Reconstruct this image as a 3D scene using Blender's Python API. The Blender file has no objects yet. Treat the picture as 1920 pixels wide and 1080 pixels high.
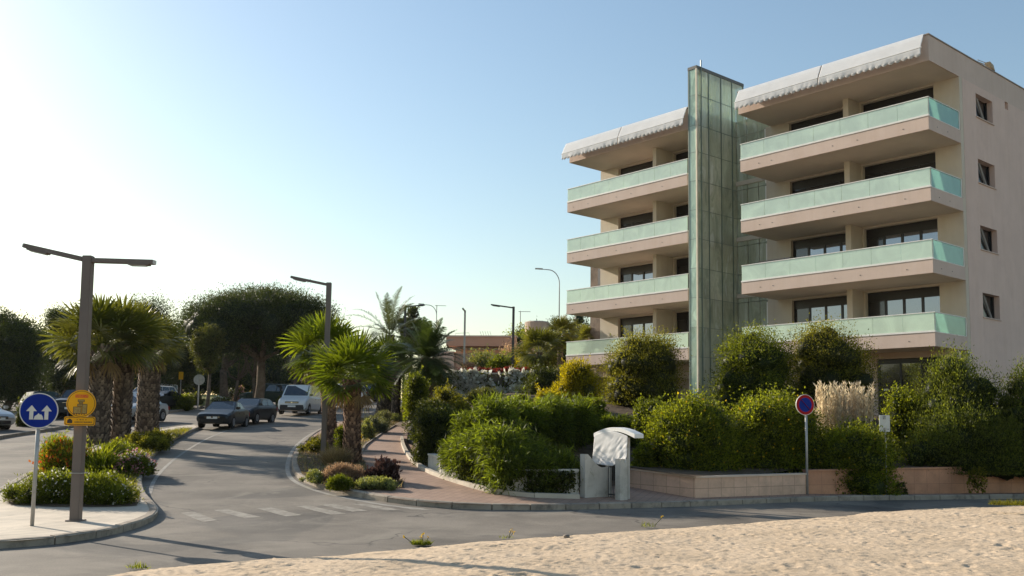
SKY_AIR, SKY_DUST, SKY_OZ, SKY_STR, SUN_E, EXPO, HAZE = 1.4, .7, 2.0, .108, 4.9, .6, .00006
import bpy, bmesh, math, random
import numpy as np
from mathutils import Vector, Matrix
PI = math.pi
RNG = np.random.default_rng(7)
random.seed(7)
SC = bpy.context.scene
COL = SC.collection

# ---------------------------------------------------------------- camera model (solved from the building's edges)
F, PITCH, ROLL, PY, EYE = 1788.2, .0988, .0137, 619.0, 2.0
cp, sp = math.cos(PITCH), math.sin(PITCH)
cr, sr = math.cos(ROLL), math.sin(ROLL)
FW = np.array([0, cp, sp]); UP0 = np.array([0, -sp, cp]); RT0 = np.array([1., 0, 0])
RT = cr*RT0 + sr*UP0
UP = -sr*RT0 + cr*UP0
cam_d = bpy.data.cameras.new("camera")
cam = bpy.data.objects.new("camera", cam_d); COL.objects.link(cam)
cam_d.sensor_width = 36; cam_d.lens = F/1920*36; cam_d.shift_y = (PY-540)/1920
cam_d.clip_start = .1; cam_d.clip_end = 6000
cam.matrix_world = Matrix(((RT[0], UP[0], -FW[0], 0), (RT[1], UP[1], -FW[1], 0), (RT[2], UP[2], -FW[2], EYE), (0, 0, 0, 1)))
SC.camera = cam

def ray(px, py):
    d = FW + RT*(px-960)/F + UP*(PY-py)/F
    return d/d[1]
def at(px, py, Y):
    d = ray(px, py)
    return Vector((d[0]*Y, Y, EYE+d[2]*Y))
def rise(x, y):
    x = np.asarray(x, float); y = np.asarray(y, float)
    t = y - 19.5 - .75*np.maximum(0, x+1)
    r = .055*np.log1p(np.exp(np.minimum(t*1.2, 60)))/1.2
    r = np.where(t > 45, .055*t, r)
    return np.where(r > 4.6, 4.6 + (r-4.6)*.08, r)
def G(px, py, off=0.):
    d = ray(px, py)
    t = np.arange(4, 400, .04)
    f = EYE + d[2]*t - rise(d[0]*t, t) - off
    i = np.argmax(f <= 0)
    t = t[i] if f[i] <= 0 else 200.
    return Vector((d[0]*t, t, float(rise(d[0]*t, t))+off))
def GZ(x, y, off=0.):
    return float(rise(x, y)) + off

# ---------------------------------------------------------------- light
AZ, EL = math.radians(52.5), math.radians(22)
SUN = Vector((-math.sin(AZ)*math.cos(EL), math.cos(AZ)*math.cos(EL), math.sin(EL)))
w = bpy.data.worlds.new("World"); SC.world = w; w.use_nodes = True
nt = w.node_tree; bg = nt.nodes["Background"]
sky = nt.nodes.new("ShaderNodeTexSky"); sky.sky_type = 'NISHITA'; sky.sun_disc = False
sky.sun_elevation = EL; sky.sun_rotation = -AZ
sky.air_density = SKY_AIR; sky.dust_density = SKY_DUST; sky.ozone_density = SKY_OZ; sky.altitude = 0
nt.links.new(sky.outputs[0], bg.inputs[0]); bg.inputs[1].default_value = SKY_STR
sl = bpy.data.lights.new("sun", 'SUN'); sl.energy = SUN_E; sl.angle = math.radians(.53); sl.color = (1, .885, .73)
so = bpy.data.objects.new("sun", sl); COL.objects.link(so)
so.rotation_euler = (-SUN).to_track_quat('-Z', 'Y').to_euler()
so.location = SUN*60
SC.view_settings.view_transform = 'Standard'; SC.view_settings.look = 'None'
SC.view_settings.exposure = EXPO; SC.view_settings.gamma = 1
SC.cycles.max_bounces = 7; SC.cycles.transparent_max_bounces = 12; SC.cycles.diffuse_bounces = 4
SC.cycles.glossy_bounces = 3; SC.cycles.transmission_bounces = 4
SC.cycles.use_denoising = True

# ---------------------------------------------------------------- materials
MATS = {}
def newmat(name):
    m = bpy.data.materials.new(name); m.use_nodes = True
    MATS[name] = m
    return m, m.node_tree, m.node_tree.nodes["Principled BSDF"]
def rgb(c): return (c[0], c[1], c[2], 1)
def noise(nt, scale, detail=4, rough=.55, vec=None, dist=0):
    n = nt.nodes.new("ShaderNodeTexNoise"); n.inputs["Scale"].default_value = scale
    n.inputs["Detail"].default_value = detail; n.inputs["Roughness"].default_value = rough
    n.inputs["Distortion"].default_value = dist
    nt.links.new(vec if vec else coord(nt), n.inputs["Vector"])
    return n.outputs["Fac"]
def coord(nt):
    for n in nt.nodes:
        if n.type == 'TEX_COORD': return n.outputs["Object"]
    return nt.nodes.new("ShaderNodeTexCoord").outputs["Object"]
def ramp(nt, fac, stops):
    r = nt.nodes.new("ShaderNodeValToRGB"); e = r.color_ramp.elements
    while len(e) < len(stops): e.new(.5)
    for q, (p, c) in zip(e, stops): q.position = p; q.color = rgb(c)
    nt.links.new(fac, r.inputs[0]); return r.outputs[0]
def mixc(nt, fac, a, b, mode='MIX'):
    m = nt.nodes.new("ShaderNodeMix"); m.data_type = 'RGBA'; m.blend_type = mode
    if isinstance(fac, (int, float)): m.inputs[0].default_value = fac
    else: nt.links.new(fac, m.inputs[0])
    for s, v in ((6, a), (7, b)):
        if isinstance(v, tuple): m.inputs[s].default_value = rgb(v)
        else: nt.links.new(v, m.inputs[s])
    return m.outputs[2]
def bump(nt, b, h, strength=.3, dist=.02):
    n = nt.nodes.new("ShaderNodeBump"); n.inputs["Strength"].default_value = strength; n.inputs["Distance"].default_value = dist
    nt.links.new(h, n.inputs["Height"]); nt.links.new(n.outputs[0], b.inputs["Normal"])
def mk(name, c, c2=None, scale=3., rough=.7, spec=.4, metal=0., bmp=0., bscale=40., lo=.35, hi=.65, dirt=None, coat=0):
    m, nt, b = newmat(name)
    b.inputs["Roughness"].default_value = rough; b.inputs["Metallic"].default_value = metal
    b.inputs["Specular IOR Level"].default_value = spec; b.inputs["Coat Weight"].default_value = coat
    if c2 is None: c2 = tuple(v*.86 for v in c)
    out = ramp(nt, noise(nt, scale, 5), [(lo, c), (hi, c2)])
    if dirt:
        out = mixc(nt, ramp(nt, noise(nt, dirt[1], 6, .7), [(.5, (0, 0, 0)), (.75, (1, 1, 1))]), out, dirt[0])
    nt.links.new(out, b.inputs["Base Color"])
    if bmp: bump(nt, b, noise(nt, bscale, 3), bmp)
    return m
def leafmat(name, c, c2, tr=.45, trc=None, rough=.5, spec=.28):
    """leaf: per-leaf random colour, light shining through"""
    m, nt, b = newmat(name)
    a = nt.nodes.new("ShaderNodeAttribute"); a.attribute_name = "rnd"
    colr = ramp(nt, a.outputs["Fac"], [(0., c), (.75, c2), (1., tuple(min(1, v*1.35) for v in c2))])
    big = ramp(nt, noise(nt, .9, 2), [(.3, (.72, .72, .72)), (.7, (1.15, 1.15, 1.05))])
    colr = mixc(nt, 1., colr, big, 'MULTIPLY')
    nt.links.new(colr, b.inputs["Base Color"])
    b.inputs["Roughness"].default_value = rough; b.inputs["Specular IOR Level"].default_value = spec
    t = nt.nodes.new("ShaderNodeBsdfTranslucent")
    trc = trc or (1.75, 1.65, .6)
    tc = mixc(nt, 1., colr, trc, 'MULTIPLY'); nt.links.new(tc, t.inputs[0])
    mx = nt.nodes.new("ShaderNodeMixShader"); mx.inputs[0].default_value = tr
    nt.links.new(b.outputs[0], mx.inputs[1]); nt.links.new(t.outputs[0], mx.inputs[2])
    nt.links.new(mx.outputs[0], nt.nodes["Material Output"].inputs[0])
    return m

# ---------------------------------------------------------------- object helpers
class MB:
    """collects shapes for ONE mesh"""
    def __init__(s): s.v = []; s.f = []
    def add(s, vs, fs):
        o = len(s.v); s.v += [tuple(q) for q in vs]; s.f += [tuple(o+i for i in f) for f in fs]
        return s
    def box(s, x0, x1, y0, y1, z0, z1):
        return s.add([(x, y, z) for z in (z0, z1) for x, y in ((x0, y0), (x1, y0), (x1, y1), (x0, y1))],
                     [(3, 2, 1, 0), (4, 5, 6, 7), (0, 1, 5, 4), (1, 2, 6, 5), (2, 3, 7, 6), (3, 0, 4, 7)])
    def tube(s, pts, rad, n=10, cap=True):
        pts = [Vector(p) for p in pts]
        if not hasattr(rad, '__len__'): rad = [rad]*len(pts)
        o = len(s.v); ref = None
        for i, p in enumerate(pts):
            t = (pts[min(i+1, len(pts)-1)]-pts[max(i-1, 0)]).normalized()
            if ref is None: ref = t.orthogonal().normalized()
            a = (ref - t*ref.dot(t)).normalized(); ref = a; b = t.cross(a)
            for k in range(n):
                q = p + (a*math.cos(2*PI*k/n)+b*math.sin(2*PI*k/n))*rad[i]; s.v.append(tuple(q))
        for i in range(len(pts)-1):
            for k in range(n):
                k2 = (k+1) % n
                s.f.append((o+i*n+k, o+i*n+k2, o+(i+1)*n+k2, o+(i+1)*n+k))
        if cap:
            s.f.append(tuple(o+k for k in reversed(range(n)))); s.f.append(tuple(o+(len(pts)-1)*n+k for k in range(n)))
        return s
    def bar(s, p, q, w, h, up=(0, 0, 1)):
        """rectangular bar from p to q"""
        p = Vector(p); q = Vector(q); t = (q-p).normalized(); u = Vector(up)
        if abs(t.dot(u)) > .98: u = Vector((1, 0, 0))
        a = t.cross(u).normalized(); b = a.cross(t).normalized()
        vs = []
        for c in (p, q):
            for i, j in ((-1, -1), (1, -1), (1, 1), (-1, 1)): vs.append(c+a*(w/2*i)+b*(h/2*j))
        return s.add(vs, [(3, 2, 1, 0), (4, 5, 6, 7), (0, 1, 5, 4), (1, 2, 6, 5), (2, 3, 7, 6), (3, 0, 4, 7)])
    def prism(s, poly, y0, y1):
        """polygon in x,z extruded along y"""
        n = len(poly)
        s.add([(x, y0, z) for x, z in poly]+[(x, y1, z) for x, z in poly],
              [tuple(range(n)), tuple(reversed(range(n, 2*n)))]+[(i, i+n, (i+1) % n+n, (i+1) % n) for i in range(n)])
        return s
    def build(s, name, mat, parent=None, smooth=False, bevel=0., loc=None):
        me = bpy.data.meshes.new(name); me.from_pydata(s.v, [], s.f); me.materials.append(mat)
        bm = bmesh.new(); bm.from_mesh(me); bmesh.ops.recalc_face_normals(bm, faces=bm.faces)
        if bevel:
            bmesh.ops.bevel(bm, geom=[e for e in bm.edges if len(e.link_faces) == 2 and e.calc_face_angle(0) > .5],
                            offset=bevel, segments=2, affect='EDGES', clamp_overlap=True)
        bm.to_mesh(me); bm.free()
        if smooth: me.shade_smooth()
        o = bpy.data.objects.new(name, me); COL.objects.link(o)
        if parent: o.parent = parent
        if loc is not None: o.location = loc
        return o
def tag(o, label=None, cat=None, group=None, kind=None):
    if label: o['label'] = label
    if cat: o['category'] = cat
    if group: o['group'] = group
    if kind: o['kind'] = kind
    return o
def thing(name, label, cat, loc=(0, 0, 0), rz=0., group=None):
    o = bpy.data.objects.new(name, None); COL.objects.link(o); o.empty_display_size = .3
    o.location = loc; o.rotation_euler = (0, 0, rz)
    return tag(o, label, cat, group)
def copy_tree(o, parent=None):
    c = o.copy(); COL.objects.link(c)
    if parent: c.parent = parent
    for ch in list(o.children): copy_tree(ch, c)
    return c
def npmesh(name, V, Fq, mat, parent=None, rnd=None, smooth=False, loc=None):
    """mesh from numpy quads/tris of one size"""
    me = bpy.data.meshes.new(name)
    V = np.ascontiguousarray(V, dtype=np.float32); Fq = np.ascontiguousarray(Fq, dtype=np.int32)
    k = Fq.shape[1]
    me.vertices.add(len(V)); me.vertices.foreach_set("co", V.ravel())
    me.loops.add(Fq.size); me.loops.foreach_set("vertex_index", Fq.ravel())
    me.polygons.add(len(Fq)); me.polygons.foreach_set("loop_start", np.arange(0, Fq.size, k, dtype=np.int32))
    me.update(calc_edges=True); me.validate()
    me.materials.append(mat)
    if rnd is not None:
        a = me.attributes.new("rnd", 'FLOAT', 'POINT'); a.data.foreach_set("value", np.ascontiguousarray(rnd, dtype=np.float32))
    if smooth: me.shade_smooth()
    o = bpy.data.objects.new(name, me); COL.objects.link(o)
    if parent: o.parent = parent
    if loc is not None: o.location = loc
    return o
def unit(a): return a/np.maximum(np.linalg.norm(a, axis=-1, keepdims=True), 1e-9)

# value noise for terrain
def vnoise(x, y, s, seed):
    r = np.random.default_rng(seed); T = r.random((256, 256))
    X = x/s; Y = y/s; xi = np.floor(X).astype(int); yi = np.floor(Y).astype(int)
    fx = X-xi; fy = Y-yi; fx = fx*fx*(3-2*fx); fy = fy*fy*(3-2*fy)
    g = lambda i, j: T[(xi+i) & 255, (yi+j) & 255]
    return (g(0, 0)*(1-fx)+g(1, 0)*fx)*(1-fy)+(g(0, 1)*(1-fx)+g(1, 1)*fx)*fy

def sheet(name, poly, off, mat, res=1.5, zf=None, kind='structure'):
    """a polygon laid over the terrain"""
    bm = bmesh.new()
    vs = [bm.verts.new((p[0], p[1], 0)) for p in poly]
    bm.faces.new(vs)
    xs = [p[0] for p in poly]; ys = [p[1] for p in poly]
    for ax, lo, hi in ((0, min(xs), max(xs)), (1, min(ys), max(ys))):
        c = math.floor(lo/res)*res+res
        while c < hi:
            co = [0, 0, 0]; no = [0, 0, 0]; co[ax] = c; no[ax] = 1
            bmesh.ops.bisect_plane(bm, geom=bm.verts[:]+bm.edges[:]+bm.faces[:], plane_co=co, plane_no=no)
            c += res
    bmesh.ops.triangulate(bm, faces=[f for f in bm.faces if len(f.verts) > 4])
    for v in bm.verts:
        v.co.z = (zf(v.co.x, v.co.y) if zf else GZ(v.co.x, v.co.y)) + off
    bmesh.ops.recalc_face_normals(bm, faces=bm.faces)
    if sum(f.normal.z for f in bm.faces) < 0: bmesh.ops.reverse_faces(bm, faces=bm.faces)
    me = bpy.data.meshes.new(name); bm.to_mesh(me); bm.free(); me.materials.append(mat)
    o = bpy.data.objects.new(name, me); COL.objects.link(o)
    if kind: o['kind'] = kind
    return o
def resample(pts, step):
    pts = [Vector((p[0], p[1])) for p in pts]; out = [pts[0].copy()]
    acc = 0.
    for a, b in zip(pts, pts[1:]):
        L = (b-a).length; d = step-acc
        while d <= L:
            out.append(a+(b-a)*(d/L)); d += step
        acc = L-(d-step)
    return out
def smooth_poly(pts, it=2):
    """Chaikin rounding of an open polyline"""
    pts = [Vector((p[0], p[1])) for p in pts]
    for _ in range(it):
        o = [pts[0]]
        for a, b in zip(pts, pts[1:]): o += [a*.75+b*.25, a*.25+b*.75]
        pts = o+[pts[-1]]
    return pts
def kerb(name, pts, side, mat, wd=.16, h=.135, step=.9, gap=.012, base=-.05):
    """row of kerb stones; side=+1 puts the stone left of the walking direction"""
    P = resample(pts, step); mb = MB()
    N = []
    for i in range(len(P)):
        t = (P[min(i+1, len(P)-1)]-P[max(i-1, 0)]).normalized(); N.append(Vector((-t.y, t.x))*side)
    for i in range(len(P)-1):
        a, b = P[i], P[i+1]; t = (b-a).normalized()*gap
        q = [a+t, b-t, b-t+N[i+1]*wd, a+t+N[i]*wd]
        j = random.uniform(-.006, .006)
        sl = [q[0]+N[i]*.02, q[1]+N[i+1]*.02, q[2], q[3]]
        z = [GZ(c.x, c.y) for c in q]
        vs = [(c.x, c.y, zz+base) for c, zz in zip(q, z)]+[(c.x, c.y, zz+h*.8+j) for c, zz in zip(q[:2], z)]
        vs += [(c.x, c.y, zz+h+j) for c, zz in zip(sl, z)]
        # 0-3 base, 4,5 front shoulder, 6-9 top
        mb.add(vs, [(0, 1, 5, 4), (4, 5, 7, 6), (6, 7, 8, 9), (1, 2, 8, 7, 5), (2, 3, 9, 8), (3, 0, 4, 6, 9)])
    o = mb.build(name, mat); o['kind'] = 'structure'
    return o
# ---------------------------------------------------------------- materials used
def road_mat():
    m, nt, b = newmat("asphalt")
    base = ramp(nt, noise(nt, .35, 5, .6), [(.33, (.115, .099, .081)), (.64, (.235, .203, .164))])
    fine = ramp(nt, noise(nt, 38, 3, .8), [(.3, (.72, .72, .72)), (.75, (1.25, 1.25, 1.25))])
    c = mixc(nt, 1., base, fine, 'MULTIPLY')
    # tar repaired patches with a shape of their own
    pat = ramp(nt, noise(nt, .16, 2, .4, dist=.6), [(.56, (0, 0, 0)), (.575, (1, 1, 1))])
    c = mixc(nt, pat, c, mixc(nt, 1., c, (.70, .72, .75), 'MULTIPLY'))
    # cracks
    mp = nt.nodes.new("ShaderNodeVectorMath"); mp.operation = 'ADD'
    nn = nt.nodes.new("ShaderNodeTexNoise"); nn.inputs["Scale"].default_value = 1.3; nt.links.new(coord(nt), nn.inputs["Vector"])
    nt.links.new(coord(nt), mp.inputs[0]); nt.links.new(nn.outputs["Color"], mp.inputs[1])
    v = nt.nodes.new("ShaderNodeTexVoronoi"); v.feature = 'DISTANCE_TO_EDGE'; v.inputs["Scale"].default_value = .22
    nt.links.new(mp.outputs[0], v.inputs["Vector"])
    oil = ramp(nt, noise(nt, .9, 4, .65), [(.60, (0, 0, 0)), (.74, (.55, .55, .55))])
    c = mixc(nt, oil, c, (.06, .055, .05))
    wear = ramp(nt, noise(nt, .55, 6, .7, dist=1.5), [(.5, (0, 0, 0)), (.7, (.5, .5, .5))])
    c = mixc(nt, wear, c, (.29, .255, .205))
    ck = ramp(nt, v.outputs["Distance"], [(0., (1, 1, 1)), (.009, (0, 0, 0))])
    msk = ramp(nt, noise(nt, .3, 2), [(.42, (0, 0, 0)), (.55, (.85, .85, .85))])
    ck = mixc(nt, 1., ck, msk, 'MULTIPLY')
    c = mixc(nt, ck, c, (.03, .028, .026))
    nt.links.new(c, b.inputs["Base Color"]); b.inputs["Roughness"].default_value = .82
    b.inputs["Specular IOR Level"].default_value = .3
    bump(nt, b, noise(nt, 60, 3, .7), .35, .008)
    return m
def tile_mat(name, c1, c2, mortar, w, h, off=.5, rot=0., msize=.012, dirt=(.12, .1, .08), fine=6):
    m, nt, b = newmat(name)
    mp = nt.nodes.new("ShaderNodeMapping"); mp.inputs["Rotation"].default_value = (0, 0, rot)
    nt.links.new(coord(nt), mp.inputs[0])
    br = nt.nodes.new("ShaderNodeTexBrick"); br.offset = off
    br.inputs["Scale"].default_value = 1; br.inputs["Brick Width"].default_value = w; br.inputs["Row Height"].default_value = h
    br.inputs["Mortar Size"].default_value = msize; br.inputs["Mortar Smooth"].default_value = .2
    br.inputs["Color1"].default_value = rgb(c1); br.inputs["Color2"].default_value = rgb(c2); br.inputs["Mortar"].default_value = rgb(mortar)
    nt.links.new(mp.outputs[0], br.inputs["Vector"])
    var = ramp(nt, noise(nt, 1.2, 5, .65), [(.3, (.78, .77, .76)), (.7, (1.12, 1.1, 1.08))])
    c = mixc(nt, 1., br.outputs["Color"], var, 'MULTIPLY')
    c = mixc(nt, ramp(nt, noise(nt, fine, 6, .7), [(.55, (0, 0, 0)), (.8, (.5, .5, .5))]), c, dirt)
    nt.links.new(c, b.inputs["Base Color"]); b.inputs["Roughness"].default_value = .8
    bump(nt, b, br.outputs["Fac"], -.25, .01)
    return m
M_ROAD = road_mat()
M_SOIL = mk("bed_soil", (.085, .062, .042), (.15, .11, .075), 3, .95, .1, bmp=.6, bscale=12)
M_DRY = mk("dry_ground", (.16, .13, .09), (.10, .095, .05), .5, .95, .1, bmp=.4, bscale=6)
M_DUST = mk("dusty_parking", (.17, .15, .125), (.10, .092, .08), .6, .9, .2, bmp=.3, bscale=25)
M_KERB = mk("kerb_concrete", (.38, .32, .25), (.26, .22, .175), 1.7, .85, .25, bmp=.4, bscale=30, dirt=((.12, .10, .085), 4))
M_PATH = tile_mat("brown_paver", (.37, .24, .17), (.32, .205, .145), (.23, .155, .115), .2, .2, 0., .3)
M_PAVE = tile_mat("pale_slab", (.60, .52, .41), (.55, .475, .37), (.36, .31, .245), 3.2, .19, .5, .28, .016, (.30, .25, .19), 3)
M_PAINT = mk("worn_road_paint", (.335, .30, .248), (.215, .19, .153), 6, .7, .3, lo=.40, hi=.62, dirt=((.19, .165, .135), 9))
M_SAND = mk("sand", (.61, .475, .335), (.54, .415, .285), 1.1, .95, .12, bmp=.55, bscale=22, dirt=((.36, .27, .18), 9))
M_LAWN = mk("lawn", (.13, .15, .04), (.20, .19, .06), 2.5, .9, .1, bmp=.8, bscale=40)
M_METAL = mk("brown_grey_steel", (.17, .135, .115), (.15, .118, .10), 2, .5, .4, bmp=.05)
M_GALV = mk("galvanised_steel", (.42, .41, .39), (.34, .33, .31), 6, .42, .5, metal=.35)
M_DARKM = mk("dark_metal", (.05, .05, .052), None, 4, .45)
M_LENS = mk("lamp_lens", (.55, .55, .52), None, 3, .2, .6)

# ---------------------------------------------------------------- ground, roads, pavements
def W(pts, off=0.): return [G(p[0], p[1], off).xy for p in pts]
gx = [-2500, -900, -400, -200, -120, -90, -70, -50, -40, -30, -20, -10, 0, 10, 20, 30, 45, 70, 100, 200, 400, 900, 2500]
gy = [-800, -200, -50, -10, 0, 10, 20, 25, 30, 40, 50, 60, 70, 80, 90, 100, 110, 120, 150, 200, 400, 900, 2500]
V = np.array([(x, y, GZ(x, y)-.09) for y in gy for x in gx]); n = len(gx)
Fq = np.array([(j*n+i, j*n+i+1, (j+1)*n+i+1, (j+1)*n+i) for j in range(len(gy)-1) for i in range(n-1)])
tag(npmesh("ground", V, Fq, M_DRY, smooth=True), kind='structure')
sheet("road", [(-75, 2), (48, 2), (48, 33), (20, 31), (6, 29), (-1, 29.5), (-2, 60), (-2, 112), (-75, 112)], 0, M_ROAD, 1.6)

isl_r = smooth_poly(W([(-140, 1036), (0, 1030), (60, 1025.5), (123, 1019.5), (197, 1007), (246, 995), (284, 981), (299, 966), (288, 951), (268, 930), (264, 898), (280, 866), (308, 838), (334, 822), (357, 812), (376, 804.5)]), 2)
isl_l = smooth_poly(W([(376, 804.5), (366, 799.5), (340, 801), (296, 808), (220, 828), (120, 862), (58, 889), (0, 925), (-140, 990)]), 2)
isl = isl_r + isl_l[1:]
kerb("kerb", isl, +1, M_KERB)
sheet("pavement", [tuple(p) for p in isl], .115, M_PAVE, 1.2)
bed = W([(262, 938), (256, 948), (200, 950), (100, 950), (20, 946), (8, 935), (62, 893), (125, 864), (222, 831), (298, 810.5), (345, 803.5), (362, 803), (352, 810), (328, 822), (301, 838), (273, 866), (257, 900)], .13)
sheet("planting_bed", bed, .13, M_SOIL, 1.2)

rw = smooth_poly(W([(760, 764), (700, 776), (640, 791), (601, 807), (578, 821), (557, 841), (548, 862), (547, 884), (557, 899), (604, 918.5), (653, 930), (697, 937), (738, 944.5), (800, 951), (862, 954.5), (965, 957.7), (1118, 955.5), (1300, 950.4), (1541, 939.5), (1750, 937), (2000, 934.5)]), 2)
kerb("kerb", rw, +1, M_KERB)
inner = [(19, 32), (8.5, 28.6), (5.0, 27.6), (2.4, 28.2), (-1.7, 31)] + [tuple(p) for p in W([(762, 836), (766, 810), (772, 790), (782, 775)])]
sheet("pavement", [tuple(p) for p in rw] + inner, .115, M_PATH, 1.2)
bed2 = W([(566, 889), (556, 862), (565, 843), (586, 822), (610, 808), (650, 792), (705, 777.5), (755, 767.5), (772, 772), (752, 790), (717, 810), (682, 835), (675, 850), (690, 880), (757, 902), (757, 914), (655, 921), (600, 909)], .13)
sheet("planting_bed", bed2, .135, M_SOIL, 1.2)
# narrow edging strip between path and bed, and the raised pale edging before the garden
kerb("path_edging", W([(752, 790.5), (717, 810.5), (682, 835.5), (675, 850)], .13), +1, M_KERB, .08, .17, .9, .006)
kerb("path_edging", smooth_poly(W([(757, 822), (760, 842), (787, 878), (857, 905), (940, 928), (975, 931), (1030, 932.5), (1086, 934)], .12), 2), -1, mk("pale_edging", (.52, .46, .37), (.42, .37, .30), 2, .8, bmp=.2), .14, .22, 1.1, .006)
kerb("path_edging", W([(677, 846.5), (757, 848)], .12), +1, M_KERB, .10, .155, .9, .006)
# parking strip on the left
lp = W([(-200, 868), (-60, 837), (0, 823.5), (137, 801.5), (250, 784), (362, 768.5), (392, 764), (440, 757), (478, 752)])
kerb("kerb", lp, +1, M_KERB)
sheet("parking_ground", [tuple(p) for p in lp] + [(-19, 112), (-75, 112), (-75, 34)], .115, M_DUST, 1.8)
sheet("lawn", W([(372, 762), (380, 741), (430, 736), (520, 738), (525, 745), (440, 754)], .12), .16, M_LAWN, 1.5)

# painted markings
mb_quads = [[(339, 962), (365, 960), (408, 976), (380, 979)], [(401, 957), (428, 955.5), (488.5, 969.4), (459, 972)],
            [(481, 954), (508, 951.5), (565, 966), (536, 968.5)], [(554, 949.5), (580, 948.5), (649, 963.5), (620, 965.5)],
            [(598, 946.5), (627, 945.5), (690, 958), (660, 960)], [(660, 945.5), (688, 945.5), (752, 956.5), (724, 957.5)],
            [(712, 946.5), (737, 948.5), (815, 956.5), (784, 957.5)]]
bm = MB()
for q in mb_quads:
    p = [Vector((*G(a, b).xy, 0)) for a, b in q]
    for i in range(6):
        for j in range(3):
            c = []
            for s_, t_ in ((i, j), (i+1, j), (i+1, j+1), (i, j+1)):
                s_ /= 6; t_ /= 3
                e = (p[0]*(1-t_)+p[1]*t_)*(1-s_)+(p[3]*(1-t_)+p[2]*t_)*s_
                c.append((e.x, e.y, GZ(e.x, e.y)+.005))
            bm.add(c, [(0, 1, 2, 3)])
tag(bm.build("crosswalk_marking", M_PAINT), kind='structure')
def stripe(name, pts, wd, mat=M_PAINT, off=.005):
    P = resample(pts, .5); mb = MB()
    for i in range(len(P)-1):
        t0 = (P[min(i+1, len(P)-1)]-P[max(i-1, 0)]).normalized(); t1 = (P[min(i+2, len(P)-1)]-P[i]).normalized()
        n0 = Vector((-t0.y, t0.x))*wd/2; n1 = Vector((-t1.y, t1.x))*wd/2
        q = [P[i]-n0, P[i+1]-n1, P[i+1]+n1, P[i]+n0]
        mb.add([(c.x, c.y, GZ(c.x, c.y)+off) for c in q], [(0, 1, 2, 3)])
    return tag(mb.build(name, mat), kind='structure')
M_LINE = mk("worn_edge_line", (.36, .335, .285), (.24, .22, .19), 5, .75)
stripe("edge_line", smooth_poly(W([(281, 926), (286, 905), (300, 886), (322, 865), (345, 848), (372, 831), (400, 817), (430, 806), (470, 797)]), 2), .10, M_LINE)
stripe("edge_line", smooth_poly(W([(604, 803), (575, 818), (552, 838), (540, 862), (538, 886), (550, 904), (600, 924), (660, 937), (730, 949), (800, 955)]), 2), .13, M_LINE)
stripe("edge_line", smooth_poly(W([(-20, 930), (0, 917), (58, 884), (120, 857)]), 2), .12, M_LINE)
stripe("edge_line", W([(-20, 843), (140, 822)]), .09, M_LINE)
# sawn joint and drain slot near the median nose
stripe("drain_slot", W([(308, 968), (330, 974), (357, 972.5)]), .05, M_DARKM, .006)

# ---------------------------------------------------------------- sand in the foreground
edge = [G(*p).xy for p in [(60, 1110), (219, 1079), (328, 1060), (474, 1050), (600, 1041), (693, 1031), (850, 1019), (1000, 1007), (1240, 988), (1500, 971), (1700, 957), (1850, 952), (1990, 950)]]
ex = np.array([e.x for e in edge]); ey = np.array([e.y for e in edge])
step = .032
SX0, SY0 = -5.5, 8.2
X, Y = np.meshgrid(np.arange(SX0, 15, step), np.arange(SY0, 27, step))
yedge = np.interp(X, np.concatenate([[-12], ex, [30]]), np.concatenate([[ey[0]-2.5], ey, [ey[-1]+1]]))
yedge = yedge + (vnoise(X+50, Y*0+3, .9, 3)-.5)*.42 + (vnoise(X+50, Y*0+9, .25, 5)-.5)*.1
S = (yedge-Y)*.85
H = .33*(1-np.exp(-np.maximum(S, 0)/2.2)) + np.clip((X-6)/8, 0, 1)*.08*(1-np.exp(-np.maximum(S, 0)/.8))
amp = np.clip(S/.8, .15, 1)
H += amp*((vnoise(X+40, Y+40, 1.3, 11)-.5)*.05+(vnoise(X+40, Y+40, .30, 12)-.5)*.012+(vnoise(X+40, Y+40, .12, 13)-.5)*.009+(vnoise(X+40, Y+40, .07, 14)-.5)*.006)
r = np.random.default_rng(5)
for k in range(13000):
    cx, cy = r.uniform(-5, 15), r.uniform(8.5, 25); a = r.uniform(0, PI); big = r.random() < .06
    L_, W_ = (r.uniform(.10, .16), r.uniform(.05, .08)) if big else (r.uniform(.04, .085), r.uniform(.025, .045))
    i0, i1 = int((cy-.35-SY0)/step), int((cy+.35-SY0)/step); j0, j1 = int((cx-.35-SX0)/step), int((cx+.35-SX0)/step)
    i0 = max(i0, 0); j0 = max(j0, 0)
    xx = X[i0:i1, j0:j1]-cx; yy = Y[i0:i1, j0:j1]-cy
    if xx.size == 0: continue
    u = (xx*math.cos(a)+yy*math.sin(a))/L_; v = (-xx*math.sin(a)+yy*math.cos(a))/W_
    q = u*u+v*v; d = r.uniform(.008, .018) if big else r.uniform(.004, .012)
    H[i0:i1, j0:j1] += amp[i0:i1, j0:j1]*d*(-np.exp(-q)+.55*np.exp(-(np.sqrt(q)-1.7)**2*3))
Z = rise(X, Y)+H-.03+np.minimum(S, 0)*.25
keep = S > -.12
ny, nx = X.shape
idx = np.arange(nx*ny).reshape(ny, nx)
k4 = keep[:-1, :-1] & keep[1:, :-1] & keep[:-1, 1:] & keep[1:, 1:]
Fq = np.stack([idx[:-1, :-1], idx[:-1, 1:], idx[1:, 1:], idx[1:, :-1]], -1)[k4]
used = np.zeros(nx*ny, bool); used[Fq.ravel()] = True
mp = np.cumsum(used)-1
Vv = np.stack([X, Y, Z], -1).reshape(-1, 3)[used]
tag(npmesh("sand", Vv, mp[Fq], M_SAND, smooth=True), kind='structure')
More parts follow.
